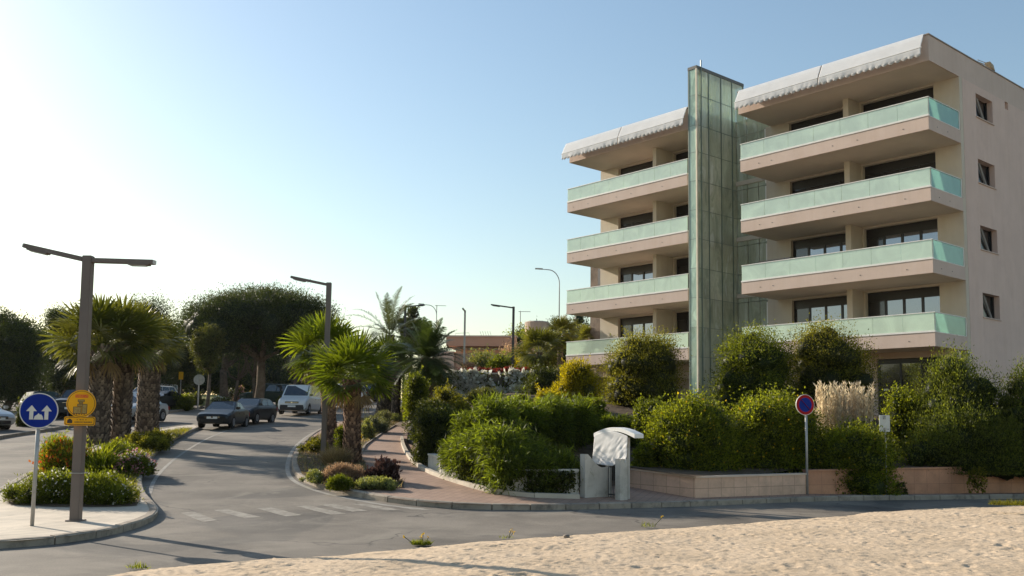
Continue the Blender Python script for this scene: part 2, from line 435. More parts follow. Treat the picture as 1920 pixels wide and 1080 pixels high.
tag(npmesh("sand", np.array([(-30, -20, .26), (30, -20, .26), (30, 8.25, .28), (-3, 8.25, .24), (14.95, 8.2, .40), (70, 8.2, .4), (70, 25.5, .35), (14.95, 25.6, .36)]), np.array([(0, 1, 2, 3), (4, 5, 6, 7)]), M_SAND), kind='structure')

# ---------------------------------------------------------------- garden terrain, terrace, hill
def garden_z(x, y):
    s = min(1, max(0, (y-27.5)/11)); l = min(1, max(0, (x+5.5)/5))
    return GZ(x, y, .12)+(.55+1.4*s)*(.25+.75*l)
sheet("garden_ground", [(-1.5, 30.4), (1.9, 26.6), (3.3, 26.6), (4.75, 24.75), (8.2, 27.9), (17, 29.9), (34, 34), (44, 62), (20, 75), (5, 50), (-4.2, 50), (-4.9, 40), (-3.6, 34)], 0, M_SOIL, 1.5, garden_z)
def terr_z(x, y): return 4.55+max(0, y-50.3)*.05
sheet("terrace", [(-7, 50.3), (9, 50.3), (40, 70), (40, 100), (-7, 100)], 0, M_DRY, 4, terr_z)
hx, hy = np.meshgrid(np.linspace(-6, 60, 45), np.linspace(78, 190, 45))
hz = 4.5+10.5*np.exp(-((hx-20)/15)**2-((hy-128)/30)**2)+(vnoise(hx+90, hy+90, 6, 31)-.5)*1.6
idx = np.arange(hx.size).reshape(hx.shape)
Fq = np.stack([idx[:-1, :-1], idx[:-1, 1:], idx[1:, 1:], idx[1:, :-1]], -1).reshape(-1, 4)
tag(npmesh("hill", np.stack([hx, hy, hz], -1).reshape(-1, 3), Fq, M_DRY, smooth=True), kind='structure')
# ---------------------------------------------------------------- apartment building (local x = depth v, y = along the facade u)
YAW = .708
BLD = thing("apartment_building", "five storey beige apartment block with mint glass balconies, white awnings and green glass stair tower", "building", (17.12, 38.4, 0), YAW)
def d2w(v, u, z=0.): return BLD_M @ Vector((v, u, z))
BLD_M = Matrix.Translation((17.12, 38.4, 0)) @ Matrix.Rotation(YAW, 4, 'Z')
M_REND = mk("beige_render", (.61, .485, .415), (.565, .445, .38), .8, .85, .25, bmp=.12, bscale=60, dirt=((.57, .45, .38), 1.6))
M_SIDE = mk("bounce_tinted_render", (.69, .525, .45), (.64, .485, .415), .8, .85, .25, bmp=.12, bscale=60, dirt=((.60, .45, .39), .9))  # same render, pinker and lighter: warm ground bounce put into the colour
M_SOFF = mk("soffit_paint", (.60, .53, .44), (.54, .48, .40), .7, .85, .2)
M_CREAM = mk("cream_render", (.62, .55, .45), (.56, .49, .40), .9, .85, .2, bmp=.1, bscale=50)
M_WHITE = mk("white_aluminium", (.80, .78, .74), (.72, .70, .66), 3, .4, .5)
M_FRAME = mk("dark_window_frame", (.022, .02, .02), None, 3, .35, .5)
M_SHUT = mk("dark_roller_shutter", (.028, .022, .02), (.02, .016, .015), 6, .5, .4)
def glossy_mat(name, base, tint, fac, rough=.03):
    m, nt, b = newmat(name)
    b.inputs["Base Color"].default_value = rgb(base); b.inputs["Roughness"].default_value = .2
    g = nt.nodes.new("ShaderNodeBsdfGlossy"); g.inputs[0].default_value = rgb(tint); g.inputs["Roughness"].default_value = rough
    mx = nt.nodes.new("ShaderNodeMixShader"); mx.inputs[0].default_value = fac
    nt.links.new(b.outputs[0], mx.inputs[1]); nt.links.new(g.outputs[0], mx.inputs[2]); nt.links.new(mx.outputs[0], nt.nodes["Material Output"].inputs[0])
    return m
M_PANE = glossy_mat("reflecting_window_glass", (.02, .02, .024), (.80, .84, .95), .30)
M_PANE_D = glossy_mat("dim_window_glass", (.012, .012, .014), (.8, .8, .85), .06)
def railglass(name, c, transp, gl=.10):
    m, nt, b = newmat(name)
    v = ramp(nt, noise(nt, .7, 4, .6, dist=1.2), [(.35, c), (.7, tuple(min(1, q*1.22) for q in c))])
    nt.links.new(v, b.inputs["Base Color"]); b.inputs["Roughness"].default_value = .25
    tl = nt.nodes.new("ShaderNodeBsdfTranslucent"); nt.links.new(v, tl.inputs[0])
    gls = nt.nodes.new("ShaderNodeBsdfGlossy"); gls.inputs["Roughness"].default_value = .05
    gls.inputs[0].default_value = (.85, 1, .93, 1)
    tp = nt.nodes.new("ShaderNodeBsdfTransparent"); tp.inputs[0].default_value = (.62, .85, .76, 1)
    m1 = nt.nodes.new("ShaderNodeMixShader"); m1.inputs[0].default_value = .45
    m2 = nt.nodes.new("ShaderNodeMixShader"); m2.inputs[0].default_value = transp
    m3 = nt.nodes.new("ShaderNodeMixShader"); m3.inputs[0].default_value = gl
    L = nt.links.new
    L(b.outputs[0], m1.inputs[1]); L(tl.outputs[0], m1.inputs[2]); L(m1.outputs[0], m2.inputs[1]); L(tp.outputs[0], m2.inputs[2])
    L(m2.outputs[0], m3.inputs[1]); L(gls.outputs[0], m3.inputs[2]); L(m3.outputs[0], nt.nodes["Material Output"].inputs[0])
    return m
M_RAIL = railglass("frosted_mint_glass", (.72, .81, .69), .08, .12)
M_RAIL_S = railglass("clear_mint_glass", (.30, .46, .40), .38, .14)

def wall_grid(us, zs, is_open, to3, thick):
    """wall with openings as one closed mesh. to3(u, z, depth) -> point; front face at depth 0"""
    mb = MB(); nu, nz = len(us)-1, len(zs)-1
    for i in range(nu):
        for j in range(nz):
            if is_open(i, j): continue
            a, b_, c, d = us[i], us[i+1], zs[j], zs[j+1]
            mb.add([to3(a, c, 0), to3(b_, c, 0), to3(b_, d, 0), to3(a, d, 0)], [(0, 1, 2, 3)])
            mb.add([to3(a, c, thick), to3(b_, c, thick), to3(b_, d, thick), to3(a, d, thick)], [(3, 2, 1, 0)])
            for di, dj, p, q in ((-1, 0, (a, c), (a, d)), (1, 0, (b_, c), (b_, d)), (0, -1, (a, c), (b_, c)), (0, 1, (a, d), (b_, d))):
                ii, jj = i+di, j+dj
                if ii < 0 or jj < 0 or ii >= nu or jj >= nz or is_open(ii, jj):
                    mb.add([to3(*p, 0), to3(*q, 0), to3(*q, thick), to3(*p, thick)], [(0, 1, 2, 3)])
    return mb
def streaks(m, k=.95):
    """faint rain streaks running down the render"""
    nt = m.node_tree; b = nt.nodes["Principled BSDF"]; l = b.inputs["Base Color"].links[0].from_socket
    mp = nt.nodes.new("ShaderNodeMapping"); mp.inputs["Scale"].default_value = (2.2, 2.2, .18); nt.links.new(coord(nt), mp.inputs[0])
    f = ramp(nt, noise(nt, 1.6, 5, .7, vec=mp.outputs[0]), [(.42, (1, 1, 1)), (.72, (k, k*.98, k*.95))])
    nt.links.new(mixc(nt, 1., l, f, 'MULTIPLY'), b.inputs["Base Color"])
for m_ in (M_REND, M_SIDE, M_CREAM): streaks(m_)
VD = 2.94            # depth of the balconies
RL = [6.8+3*l for l in range(4)]
ZT0, ZT1 = 17.40, 18.56
BV = 21.0            # building depth
# --- side wall with deep small windows
side_win = []
vs_ = [VD+.30, 4.55, 6.27, 7.66, 8.02, BV]; 
zs_ = [1.2]
for l in range(4): zs_ += [RL[l]+.17, RL[l]+1.24]
zs_.append(ZT0)
def side_open(i, j):
    vm = (vs_[i]+vs_[i+1])/2; zm = (zs_[j]+zs_[j+1])/2
    if 4.55 < vm < 6.27: return any(RL[l]+.17 < zm < RL[l]+1.24 for l in range(4))
    if 7.66 < vm < 8.02: return 17.03 < zm < 17.41
    return False
wall_grid(vs_, zs_, side_open, lambda v, z, d: (v, d, z), .34).build("side_wall", M_SIDE, BLD)
for l in range(4):
    wn = MB().box(4.53, 6.29, .26, .30, RL[l]+.14, RL[l]+.19).box(4.553, 4.62, .24, .30, RL[l]+.19, RL[l]+1.23).box(6.20, 6.267, .24, .30, RL[l]+.19, RL[l]+1.23).build("side_window", M_FRAME, BLD)
    z0 = RL[l]+.2
    MB().box(4.5, 6.34, -.05, .06, RL[l]+.125, RL[l]+.168).build("sill", M_REND, wn)
    # lower pane fixed dark, upper leaf tilted inwards so that its edge shows as a slanted bar
    MB().box(4.56, 6.26, .31, .325, z0-.02, RL[l]+1.235).build("pane", M_PANE_D, wn)
    MB().add([(5.05, .20, z0+.98), (5.12, .16, z0+.98), (5.98, .20, z0+.02), (5.90, .24, z0+.02), (5.05, .29, z0+.98), (5.12, .29, z0+.98), (5.98, .29, z0+.02), (5.90, .29, z0+.02)],
             [(0, 1, 2, 3), (4, 7, 6, 5), (0, 4, 5, 1), (1, 5, 6, 2), (2, 6, 7, 3), (3, 7, 4, 0)]).build("tilted_casement", mk("casement_grey", (.30, .29, .28)), wn)
MB().box(7.67, 8.01, .2, .22, 17.045, 17.395).build("vent_window", M_REND, BLD)
# --- facade walls with window openings
def facade(us, wins, name):
    zz = [1.3]
    for l in range(4): zz += [RL[l]-.81, RL[l]+1.50]
    zz.append(ZT0); zz = sorted(zz)
    U = sorted(set(us+[a for w_ in wins for a in w_[:2]]))
    def op(i, j):
        um = (U[i]+U[i+1])/2; zm = (zz[j]+zz[j+1])/2
        return any(a < um < b for a, b in wins) and any(RL[l]-.81 < zm < RL[l]+1.50 for l in range(4))
    wall_grid(U, zz, op, lambda u, z, d: (VD+d, u, z), .28).build(name, M_CREAM, BLD)
RW_ = [(1.14, 4.60), (5.05, 8.52)]; LW_ = [(12.9, 15.96), (16.6, 20.2)]
facade([0, 9.9], RW_, "front_wall"); facade([12.75, 21.66], LW_, "front_wall")
MB().box(VD+.28, BV, 21.36, 21.66, 1.3, ZT0).build("end_wall", M_REND, BLD)
MB().box(BV-.3, BV-.01, .34, 21.36, 1.2, ZT0).build("rear_wall", M_REND, BLD)
# floors inside, dark
for z in [3.2, 6.0, 9.0, 12.0, 15.0]:
    MB().box(VD+.3, BV-.32, .36, 21.34, z-.25, z-.02).build("floor_slab", M_SOFF, BLD)
# --- windows
for wins, isleft in ((RW_, False), (LW_, True)):
    for wi, (a, b) in enumerate(wins):
        for l in range(4):
            z0, z1 = RL[l]-.80, RL[l]+1.49; x = VD+.20; closed = l >= 2
            fr = MB(); npan = 4; wdt = (b-a)/npan
            for k in range(npan+1):
                c = a+k*wdt; c0 = max(a+.003, c-.055); c1 = min(b-.003, c+.055)
                fr.box(x, x+.06, c0, c1, z0, z1)
            for k in range(npan):
                c0, c1 = a+k*wdt+.055, a+(k+1)*wdt-.055
                fr.box(x+.003, x+.057, c0, c1, z0, z0+.08); fr.box(x+.003, x+.057, c0, c1, z1-.42, z1)
            wn = fr.build("window", M_FRAME, BLD)
            sh = MB()
            if closed:
                for k in range(npan):
                    c0, c1 = a+k*wdt+.055, a+(k+1)*wdt-.055
                    zz = z0+.08
                    while zz < z1-.46: sh.box(x+.02, x+.035, c0, c1, zz, zz+.043); zz += .05
                sh.build("roller_shutter", M_SHUT, wn)
            for k in range(npan):
                c0, c1 = a+k*wdt+.055, a+(k+1)*wdt-.055
                # seen from the street the leftmost leaf is the largest u
                mat = M_PANE_D if (closed or k == npan-1) else M_PANE
                MB().box(x+.038, x+.046, c0, c1, z0+.08, z1-.42).build("pane", mat, wn)
# --- projecting partition walls between the flats
for u0, v0, u1 in ((4.69, 1.93, 4.96), (16.02, 1.5, 16.27)):
    for l in range(4):
        MB().box(v0, VD-.003, u0, u1, RL[l]-.81, RL[l]+1.597).build("partition_wall", M_CREAM, BLD)
# plant pots / dry climbing plant on the partition of the right block are separate things further down
# --- balconies
def balcony(l, u0, u1, right):
    R = RL[l]; f0 = 0. if right else .09
    sl = MB().box(f0, VD-.003, u0, u1, R-1.40, R-.83).build("balcony", M_REND, BLD)
    MB().box(f0+.05, VD-.06, u0+.05, u1-.05, R-1.412, R-1.401).build("soffit", M_SOFF, sl)
    holes = MB()
    for q in ((1.1, 3.2, 4.4, 7.6, 8.3) if right else (14.4, 16.6, 17.7, 19.9, 21.1)):
        holes.tube([(f0-.012, q, R-1.16), (f0+.02, q, R-1.16)], .022, 8)
    if right:
        for q in (.75, 1.7): holes.tube([(q, -.012, R-1.16), (q, .02, R-1.16)], .022, 8)
    holes.build("drain_spout", M_DARKM, sl)
    br = MB().box(f0-.025, f0+.07, u0-.002 if not right else -.025, u1+.015, R-.829, R-.755)
    br.build("base_rail", M_WHITE, sl)
    hr = MB().box(f0-.02, f0+.05, (u0-.002 if not right else -.02), u1+.012, R-.032, R)
    if right: hr.box(f0+.051, VD-.1, -.02, .04, R-.03, R-.004)
    else: hr.box(f0+.051, VD-.1, u1-.03, u1+.01, R-.03, R-.004)
    hr.build("handrail", M_WHITE, sl)
    n = 7 if right else 8; wd = (u1-u0-.02)/n
    for k in range(n):
        MB().box(f0+.008, f0+.026, u0+.01+k*wd+.007, u0+.01+(k+1)*wd-.007, R-.754, R-.033).build("glass_panel", M_RAIL, sl)
    if right:
        MB().box(.06, VD-.16, .002, .018, R-.80, R-.034).build("side_panel", M_RAIL_S, sl)
        MB().box(VD-.15, VD-.10, -.015, .04, R-.829, R-.001).box(.051, VD-.16, -.008, .03, R-.829, R-.806).box(.0515, .058, -.01, .03, R-.80, R-.033).build("rail_post", M_WHITE, sl)
    else:
        MB().box(.14, VD-.16, u1-.02, u1-.004, R-.80, R-.034).build("side_panel", M_RAIL_S, sl)
        MB().box(VD-.15, VD-.10, u1-.03, u1+.01, R-.829, R-.001).build("rail_post", M_WHITE, sl)
for l in range(4):
    balcony(l, 0, 9.36, True); balcony(l, 12.7, 21.6, False)
# --- roof
MB().box(.2, BV, 0, 9.6, ZT0, ZT1-.05).build("roof_slab", M_REND, BLD)
MB().box(.25, BV, 12.56, 21.62, ZT0+.001, ZT1-.06).box(4.1, BV, 9.61, 12.559, ZT0+.001, ZT1-.06).build("roof_slab", M_REND, BLD)
MB().box(.16, 4.05, -.035, 9.64, ZT1-.05, ZT1).box(.16, 4.05, 12.6, 21.66, ZT1-.05, ZT1).box(4.051, BV+.05, -.035, 21.66, ZT1-.05, ZT1).build("roof_capping", mk("roof_capping_grey", (.30, .25, .22)), BLD)
MB().box(.26, VD-.05, .06, 9.55, ZT0-.012, ZT0-.001).build("soffit", M_SOFF, BLD)
MB().box(.3, VD-.05, 12.8, 21.55, ZT0-.012, ZT0-.001).build("soffit", M_SOFF, BLD)
# --- ground floor
def gf_open(i, j): return False
gf = MB().box(2.0, 2.25, 3.62, 9.9, 1.3, 5.39).box(2.0, 2.25, .02, .62, 1.3, 5.39).box(2.0, 2.25, .621, 3.619, 5.12, 5.389)
gf.build("ground_floor_wall", M_REND, BLD)
MB().box(VD+.02-.5, VD-.02, 12.9, 21.5, 1.3, 5.38).build("ground_floor_wall", M_REND, BLD)
dr = MB()
for c in (.65, 1.6, 2.55, 3.55): dr.box(2.06, 2.14, c-.04, c+.04, 2.4, 5.11)
dr.box(2.063, 2.137, .691, 3.509, 4.9, 5.1)
dr = dr.build("entrance_door", M_FRAME, BLD)
for c0, c1, m_ in ((.70, 1.55, M_PANE_D), (1.65, 2.5, M_PANE), (2.6, 3.5, M_PANE_D)):
    MB().box(2.09, 2.11, c0, c1, 2.4, 4.895).build("pane", m_, dr)
MB().box(2.05, 2.056, 3.12, 3.34, 3.72, 3.80).build("house_number_plate", M_WHITE, dr)
# --- awnings: cloth from the roof edge, straight bar, scalloped valance with folds
def cloth_mat(name, c):
    m, nt, b = newmat(name)
    v = ramp(nt, noise(nt, 1.4, 5), [(.3, c), (.7, tuple(q*.93 for q in c))])
    nt.links.new(v, b.inputs["Base Color"]); b.inputs["Roughness"].default_value = .75
    tl = nt.nodes.new("ShaderNodeBsdfTranslucent"); nt.links.new(v, tl.inputs[0])
    mx = nt.nodes.new("ShaderNodeMixShader"); mx.inputs[0].default_value = .42
    nt.links.new(b.outputs[0], mx.inputs[1]); nt.links.new(tl.outputs[0], mx.inputs[2]); nt.links.new(mx.outputs[0], nt.nodes["Material Output"].inputs[0])
    return m
M_CLOTH = cloth_mat("white_awning_cloth", (.84, .85, .86))
def awning(u0, u1, seed):
    rn = np.random.default_rng(seed); nu = int((u1-u0)/.03); U = np.linspace(u0, u1, nu)
    prof = [(.13, ZT1+.012), (.02, ZT1-.20), (-.09, ZT1-.42), (-.20, ZT1-.66), (-.212, ZT1-.69), (-.214, ZT1-.78), (-.212, ZT1-.90), (-.21, ZT1-1.01)]
    V = np.zeros((len(prof), nu, 3))
    fold = (vnoise(U+seed*7, U*0, .35, seed)-.5)*.7+(vnoise(U+seed*3, U*0, .13, seed+1)-.5)*.25
    for j, (v, z) in enumerate(prof):
        k = 0 if j < 3 else .01 if j == 3 else .0 if j == 4 else (j-4)*.022
        sag = .012*math.sin(PI*min(j, 3)/3)
        V[j, :, 0] = v+k*fold; V[j, :, 1] = U
        V[j, :, 2] = z-sag*np.sin(PI*(U-u0)/(u1-u0))*.8
        if j == len(prof)-1: V[j, :, 2] -= .085*np.abs(np.sin(PI*(U-u0)/.29))**.8-.04
    idx = np.arange(len(prof)*nu).reshape(len(prof), nu)
    Fq = np.stack([idx[:-1, :-1], idx[:-1, 1:], idx[1:, 1:], idx[1:, :-1]], -1).reshape(-1, 4)
    aw = npmesh("awning", V.reshape(-1, 3), Fq, M_CLOTH, BLD)
    so_ = aw.modifiers.new("thickness", 'SOLIDIFY'); so_.thickness = .006
    MB().tube([(-.205, u0-.05, ZT1-.675), (-.205, u1+.05, ZT1-.675)], .02, 8).build("front_bar", M_WHITE, aw)
    MB().bar((.1, u0+.05, ZT1-.2), (-.19, u0+.05, ZT1-.69), .03, .03).bar((.1, u1-.05, ZT1-.2), (-.19, u1-.05, ZT1-.69), .03, .03).build("bracket", M_WHITE, aw)
awning(.15, 4.9, 1); awning(4.95, 9.5, 2); awning(12.72, 17.3, 3); awning(17.35, 21.8, 4)
# --- glass stair tower
def tower_glass(name, c, dark, transp):
    """old greenish glazing, each pane a little different, with vertical streaks"""
    m, nt, b = newmat(name)
    mp = nt.nodes.new("ShaderNodeMapping"); mp.inputs["Scale"].default_value = (1.2, 1.2, .35); nt.links.new(coord(nt), mp.inputs[0])
    n1 = noise(nt, 1.0, 5, .55, vec=mp.outputs[0], dist=1.8)
    v = ramp(nt, n1, [(.36, dark), (.47, c), (.56, tuple(q*.85 for q in c)), (.64, tuple(min(1, q*1.3) for q in c))])
    oi = nt.nodes.new("ShaderNodeObjectInfo")
    v = mixc(nt, 1., v, ramp(nt, oi.outputs["Random"], [(0, (.80, .84, .80)), (1, (1.1, 1.1, 1.05))]), 'MULTIPLY')
    nt.links.new(v, b.inputs["Base Color"]); b.inputs["Roughness"].default_value = .10; b.inputs["Specular IOR Level"].default_value = .9
    bump(nt, b, noise(nt, .9, 2, .5, dist=1), .25, .08)
    tp = nt.nodes.new("ShaderNodeBsdfTransparent"); tp.inputs[0].default_value = (.90, .93, .86, 1)
    mx = nt.nodes.new("ShaderNodeMixShader")
    tf = ramp(nt, noise(nt, .7, 3, .5, vec=mp.outputs[0], dist=.5), [(.35, (transp*.7,)*3), (.65, (min(1, transp*1.25),)*3)])
    nt.links.new(tf, mx.inputs[0])
    nt.links.new(b.outputs[0], mx.inputs[1]); nt.links.new(tp.outputs[0], mx.inputs[2]); nt.links.new(mx.outputs[0], nt.nodes["Material Output"].inputs[0])
    return m
M_TG = tower_glass("murky_green_glass", (.86, .86, .70), (.60, .63, .51), .46)
M_TGT = tower_glass("clearer_top_glass", (.86, .85, .70), (.70, .71, .58), .58)
M_TGF = tower_glass("pale_green_glass", (.46, .60, .51), (.30, .42, .36), .25)
M_TM = mk("green_grey_mullion", (.17, .21, .175), (.13, .165, .14), 3, .4, .5)
T0, T1 = 12.0, 12.52; TV0, TV1 = -.02, 3.95; TZ0, TZ1 = 2.2, 20.38
tw = MB().box(TV0-.03, TV1+.05, T0-.03, T1+.03, TZ1, TZ1+.16).build("glass_tower", mk("tower_cap", (.16, .16, .15)), BLD)
levels = [2.2, 4.0, 5.5, 7.0, 8.5, 10.0, 11.5, 13.0, 14.5, 16.0, 17.4, 19.0, TZ1]
cols = [TV0+.07, .95, 2.0, 2.95, TV1]
for i in range(len(levels)-1):
    z0, z1 = levels[i]+.012, levels[i+1]-.012
    MB().box(TV0, TV0+.015, T0+.05, T1-.05, z0, z1).build("front_glass", M_TGF, tw)
    for j in range(len(cols)-1):
        MB().box(cols[j]+.015, cols[j+1]-.015, T0, T0+.014, z0, z1).build("side_glass", M_TGT if z0 > 17 else M_TG, tw)
    MB().box(TV0+.06, TV1, T1-.014, T1, z0, z1).build("side_glass", M_TGT if z0 > 17 else M_TG, tw)
mu = MB()
for v in cols[1:]: mu.box(v-.028, v+.028, T0-.03, T0+.035, TZ0, TZ1)
for z in levels[1:-1]:
    for j in range(len(cols)-1): mu.box(cols[j]+.029, cols[j+1]-.029, T0-.008, T0+.02, z-.012, z+.012)
    mu.box(TV0-.008, TV0+.02, T0+.05, T1-.05, z-.012, z+.012)
mu.build("mullion", M_TM, tw)
MB().box(TV0-.03, TV0+.05, T0-.03, T0+.045, TZ0, TZ1-.001).build("corner_trim", mk("cream_corner_trim", (.80, .70, .55)), tw)
MB().box(TV0-.02, TV0+.05, T1-.045, T1+.02, TZ0, TZ1-.001).build("corner_trim", M_TM, tw)
MB().tube([(.28, T0-.06, TZ0+1), (.28, T0-.06, TZ1+.5)], .035, 8).build("downpipe", M_TM, tw)
# recessed lobby glazing between the tower and the right block, with landings and stair flights behind
gz = MB()
for i in range(len(levels)-2):
    z0, z1 = levels[i]+.012, levels[i+1]-.012
    for a, b in ((9.95, 10.6), (10.63, 11.3), (11.33, 11.95)):
        gz.box(3.3, 3.315, a, b, z0, z1)
gz.build("lobby_glass", M_TG, tw)
st = MB()
for l in range(6):
    z = 3.0+3*l
    if z > 17: continue
    st.box(3.6, 5.2, 10.0, 12.4, z-.2, z)
    for k in range(6): st.box(.4, 3.6, T0+.05, T0+.09, z+.1+.26*k, z+.17+.26*k)
    for k in range(9): st.box(3.5+.2*k, 3.72+.2*k, T0+.18, T0+.42, z+.16*k, z+.16*k+.06)
st.build("stair_rail", mk("pale_stair_steel", (.66, .66, .56)), tw)
MB().box(.3, 3.1, T0+.3, T0+.36, 2.3, 17.2).build("stair_core", mk("grey_concrete_core", (.46, .45, .37), (.24, .24, .19), .8, lo=.42, hi=.58), tw)
for l in range(4):
    MB().box(VD+.02, VD+.1, 9.9, 9.985, RL[l]-1.3, RL[l]+1.55).build("lobby_door_post", M_WHITE, tw)

# --- things standing on or fixed to the building
p = d2w(5.95, .25, ZT1)
t = thing("floodlight", "small floodlight on a bracket at the roof edge of the apartment block", "floodlight", p, YAW)
MB().tube([(0, 0, 0), (0, 0, .28)], .02, 8).bar((-.55, 0, .24), (.25, -.1, .24), .03, .03).bar((-.5, 0, .33), (.2, -.1, .33), .025, .025).build("bracket", M_GALV, t)
MB().prism([(.18, .36), (.55, .28), (.72, .02), (.30, .12)], -.28, -.02).build("lamp_head", mk("floodlight_tan", (.45, .36, .24)), t, bevel=.01)
# loungers' dark box on level 2 balcony of the right block
p = d2w(.6, 7.9, RL[1]-.83)
tag(MB().box(-.25, .25, -1.0, .75, 0, .98).build("privacy_screen", mk("dark_screen_fabric", (.02, .022, .03)), None, bevel=.02), "dark screen panel leaning behind the second balcony rail beside the glass tower", "screen")
o = bpy.data.objects["privacy_screen"]; o.location = p; o.rotation_euler = (0, 0, YAW)
p = d2w(2.3, 21.0, RL[1]-.83)
t = thing("clothes_airer", "thin metal clothes airer on the left end of a lower balcony", "clothes airer", p, YAW)
MB().tube([(-.3, .1, 0), (-.3, .1, 1.0), (-.3, -.9, 1.03)], .014, 6).tube([(.3, .1, 0), (.3, .1, 1.0), (.3, -.9, 1.03)], .014, 6).build("frame", M_DARKM, t)
MB().tube([(-.3, .1, 1.0), (.3, .1, 1.0)], .012, 6).tube([(-.3, -.9, 1.03), (.3, -.9, 1.03)], .012, 6).tube([(-.05, -.45, 1.0), (-.05, -.45, 1.22), (.12, -.45, 1.22)], .02, 6).build("rail", M_DARKM, t)
def chair_on(u, v, l, rz, lab):
    q = d2w(v, u, RL[l]-.83); t = thing("balcony_chair", lab, "chair", q, YAW+rz)
    MB().box(-.24, .24, -.24, .24, .42, .46).build("seat", M_WHITE, t, bevel=.01)
    MB().box(-.24, -.20, -.23, .23, .47, 1.08).build("backrest", M_WHITE, t, bevel=.01)
    for a_ in (-1, 1):
        for b_ in (-1, 1): MB().box(a_*.2-.018, a_*.2+.018, b_*.2-.018, b_*.2+.018, 0, .418).build("leg", M_WHITE, t)
# bare climbing plant on the recessed walls of the right block
def dry_climber(l, u, lab, sd):
    r_ = random.Random(sd); p = d2w(VD-.12, u, RL[l]-.83); mb = MB()
    for k in range(9):
        a = Vector((0, r_.uniform(-.15, .15), 0)); pts = [a]
        for s_ in range(5): a = a+Vector((r_.uniform(-.04, .03), r_.uniform(-.14, .22), r_.uniform(.18, .33))); pts.append(a)
        mb.tube(pts, [.018, .016, .014, .012, .009, .005], 5)
    o = mb.build("dry_climbing_plant", mk("dry_stems_%d" % sd, (.12, .08, .05)), None); o.location = p; o.rotation_euler = (0, 0, YAW)
    tag(o, lab, "plant")
dry_climber(1, 8.9, "bare brown climbing plant on the balcony wall beside the dark screen", 3)
dry_climber(2, 5.3, "withered plant against the partition wall of the third balcony", 4)

# unfinished concrete block rising behind the left end of the building
M_OLDC = mk("stained_concrete", (.24, .19, .15), (.14, .11, .085), 1.0, .9, .2, bmp=.4, bscale=8, dirt=((.08, .065, .05), 1.4))
p = at(1112, 515, 62)
t = thing("concrete_building", "stained bare concrete block showing past the left end of the apartment building", "building", (p.x+.4, 62, 4), YAW)
MB().box(0, 5, -2.0, .8, 0, 8.9).build("wall", M_OLDC, t)
MB().box(-.08, 5.08, -2.1, .9, 8.92, 9.15).build("roof", M_OLDC, t)
MB().box(-.02, .05, -.6, .1, 7.2, 8.3).build("window", M_DARKM, t)
# ---------------------------------------------------------------- walls and gate
M_STUC = mk("white_stucco", (.58, .545, .48), (.46, .43, .38), 1.4, .85, .2, bmp=.25, bscale=30, dirt=((.30, .27, .22), 2.2))
M_WCLOTH = cloth_mat("white_sheet", (.90, .89, .87))
M_STONE = tile_mat("pink_beige_stone", (.58, .45, .34), (.52, .40, .30), (.34, .26, .19), .46, .60, 0., 0, .010, (.33, .25, .18), 2)
def stone_wall_mat(name, c1, c2, mortar, ang):
    m, nt, b = newmat(name)
    mp = nt.nodes.new("ShaderNodeMapping"); mp.vector_type = 'POINT'; mp.inputs["Rotation"].default_value = (PI/2, 0, 0)
    nt.links.new(coord(nt), mp.inputs[0])
    br = nt.nodes.new("ShaderNodeTexBrick"); br.offset = 0.
    br.inputs["Scale"].default_value = 1; br.inputs["Brick Width"].default_value = .47; br.inputs["Row Height"].default_value = .42
    br.inputs["Mortar Size"].default_value = .008
    for k, c in (("Color1", c1), ("Color2", c2), ("Mortar", mortar)): br.inputs[k].default_value = rgb(c)
    nt.links.new(mp.outputs[0], br.inputs["Vector"])
    var = ramp(nt, noise(nt, 1.5, 5, .65), [(.3, (.75, .74, .73)), (.7, (1.1, 1.08, 1.06))])
    c = mixc(nt, 1., br.outputs["Color"], var, 'MULTIPLY')
    c = mixc(nt, ramp(nt, noise(nt, 3.2, 6, .7), [(.52, (0, 0, 0)), (.78, (.6, .6, .6))]), c, tuple(q*.5 for q in c2))
    nt.links.new(c, b.inputs["Base Color"]); b.inputs["Roughness"].default_value = .8
    return m
def seg_wall(name, a, b, h0, h1, th, mat, lab, cat="wall", cap=None, base=-.1, capmat=None):
    """wall from a to b (ground level points); heights above local ground; local x along the wall"""
    a = Vector((a[0], a[1])); b = Vector((b[0], b[1])); d = b-a; L = d.length; rz = math.atan2(d.y, d.x)
    za, zb = GZ(a.x, a.y, .12), GZ(b.x, b.y, .12)
    t = thing(name, lab, cat, (a.x, a.y, 0), rz)
    n = 8; mb = MB(); top = [(L*i/n, za+(zb-za)*i/n+h0+(h1-h0)*i/n) for i in range(n+1)]
    mb.prism([(0, za+base), (L, zb+base)]+[(x, z) for x, z in reversed(top)], 0, th)
    mb.build("wall_body", mat, t)
    if cap:
        mc = MB()
        mc.prism([(x, z+.003) for x, z in top]+[(x, z+cap) for x, z in reversed(top)], -.03, th+.03)
        mc.build("coping", capmat or mat, t)
    return t
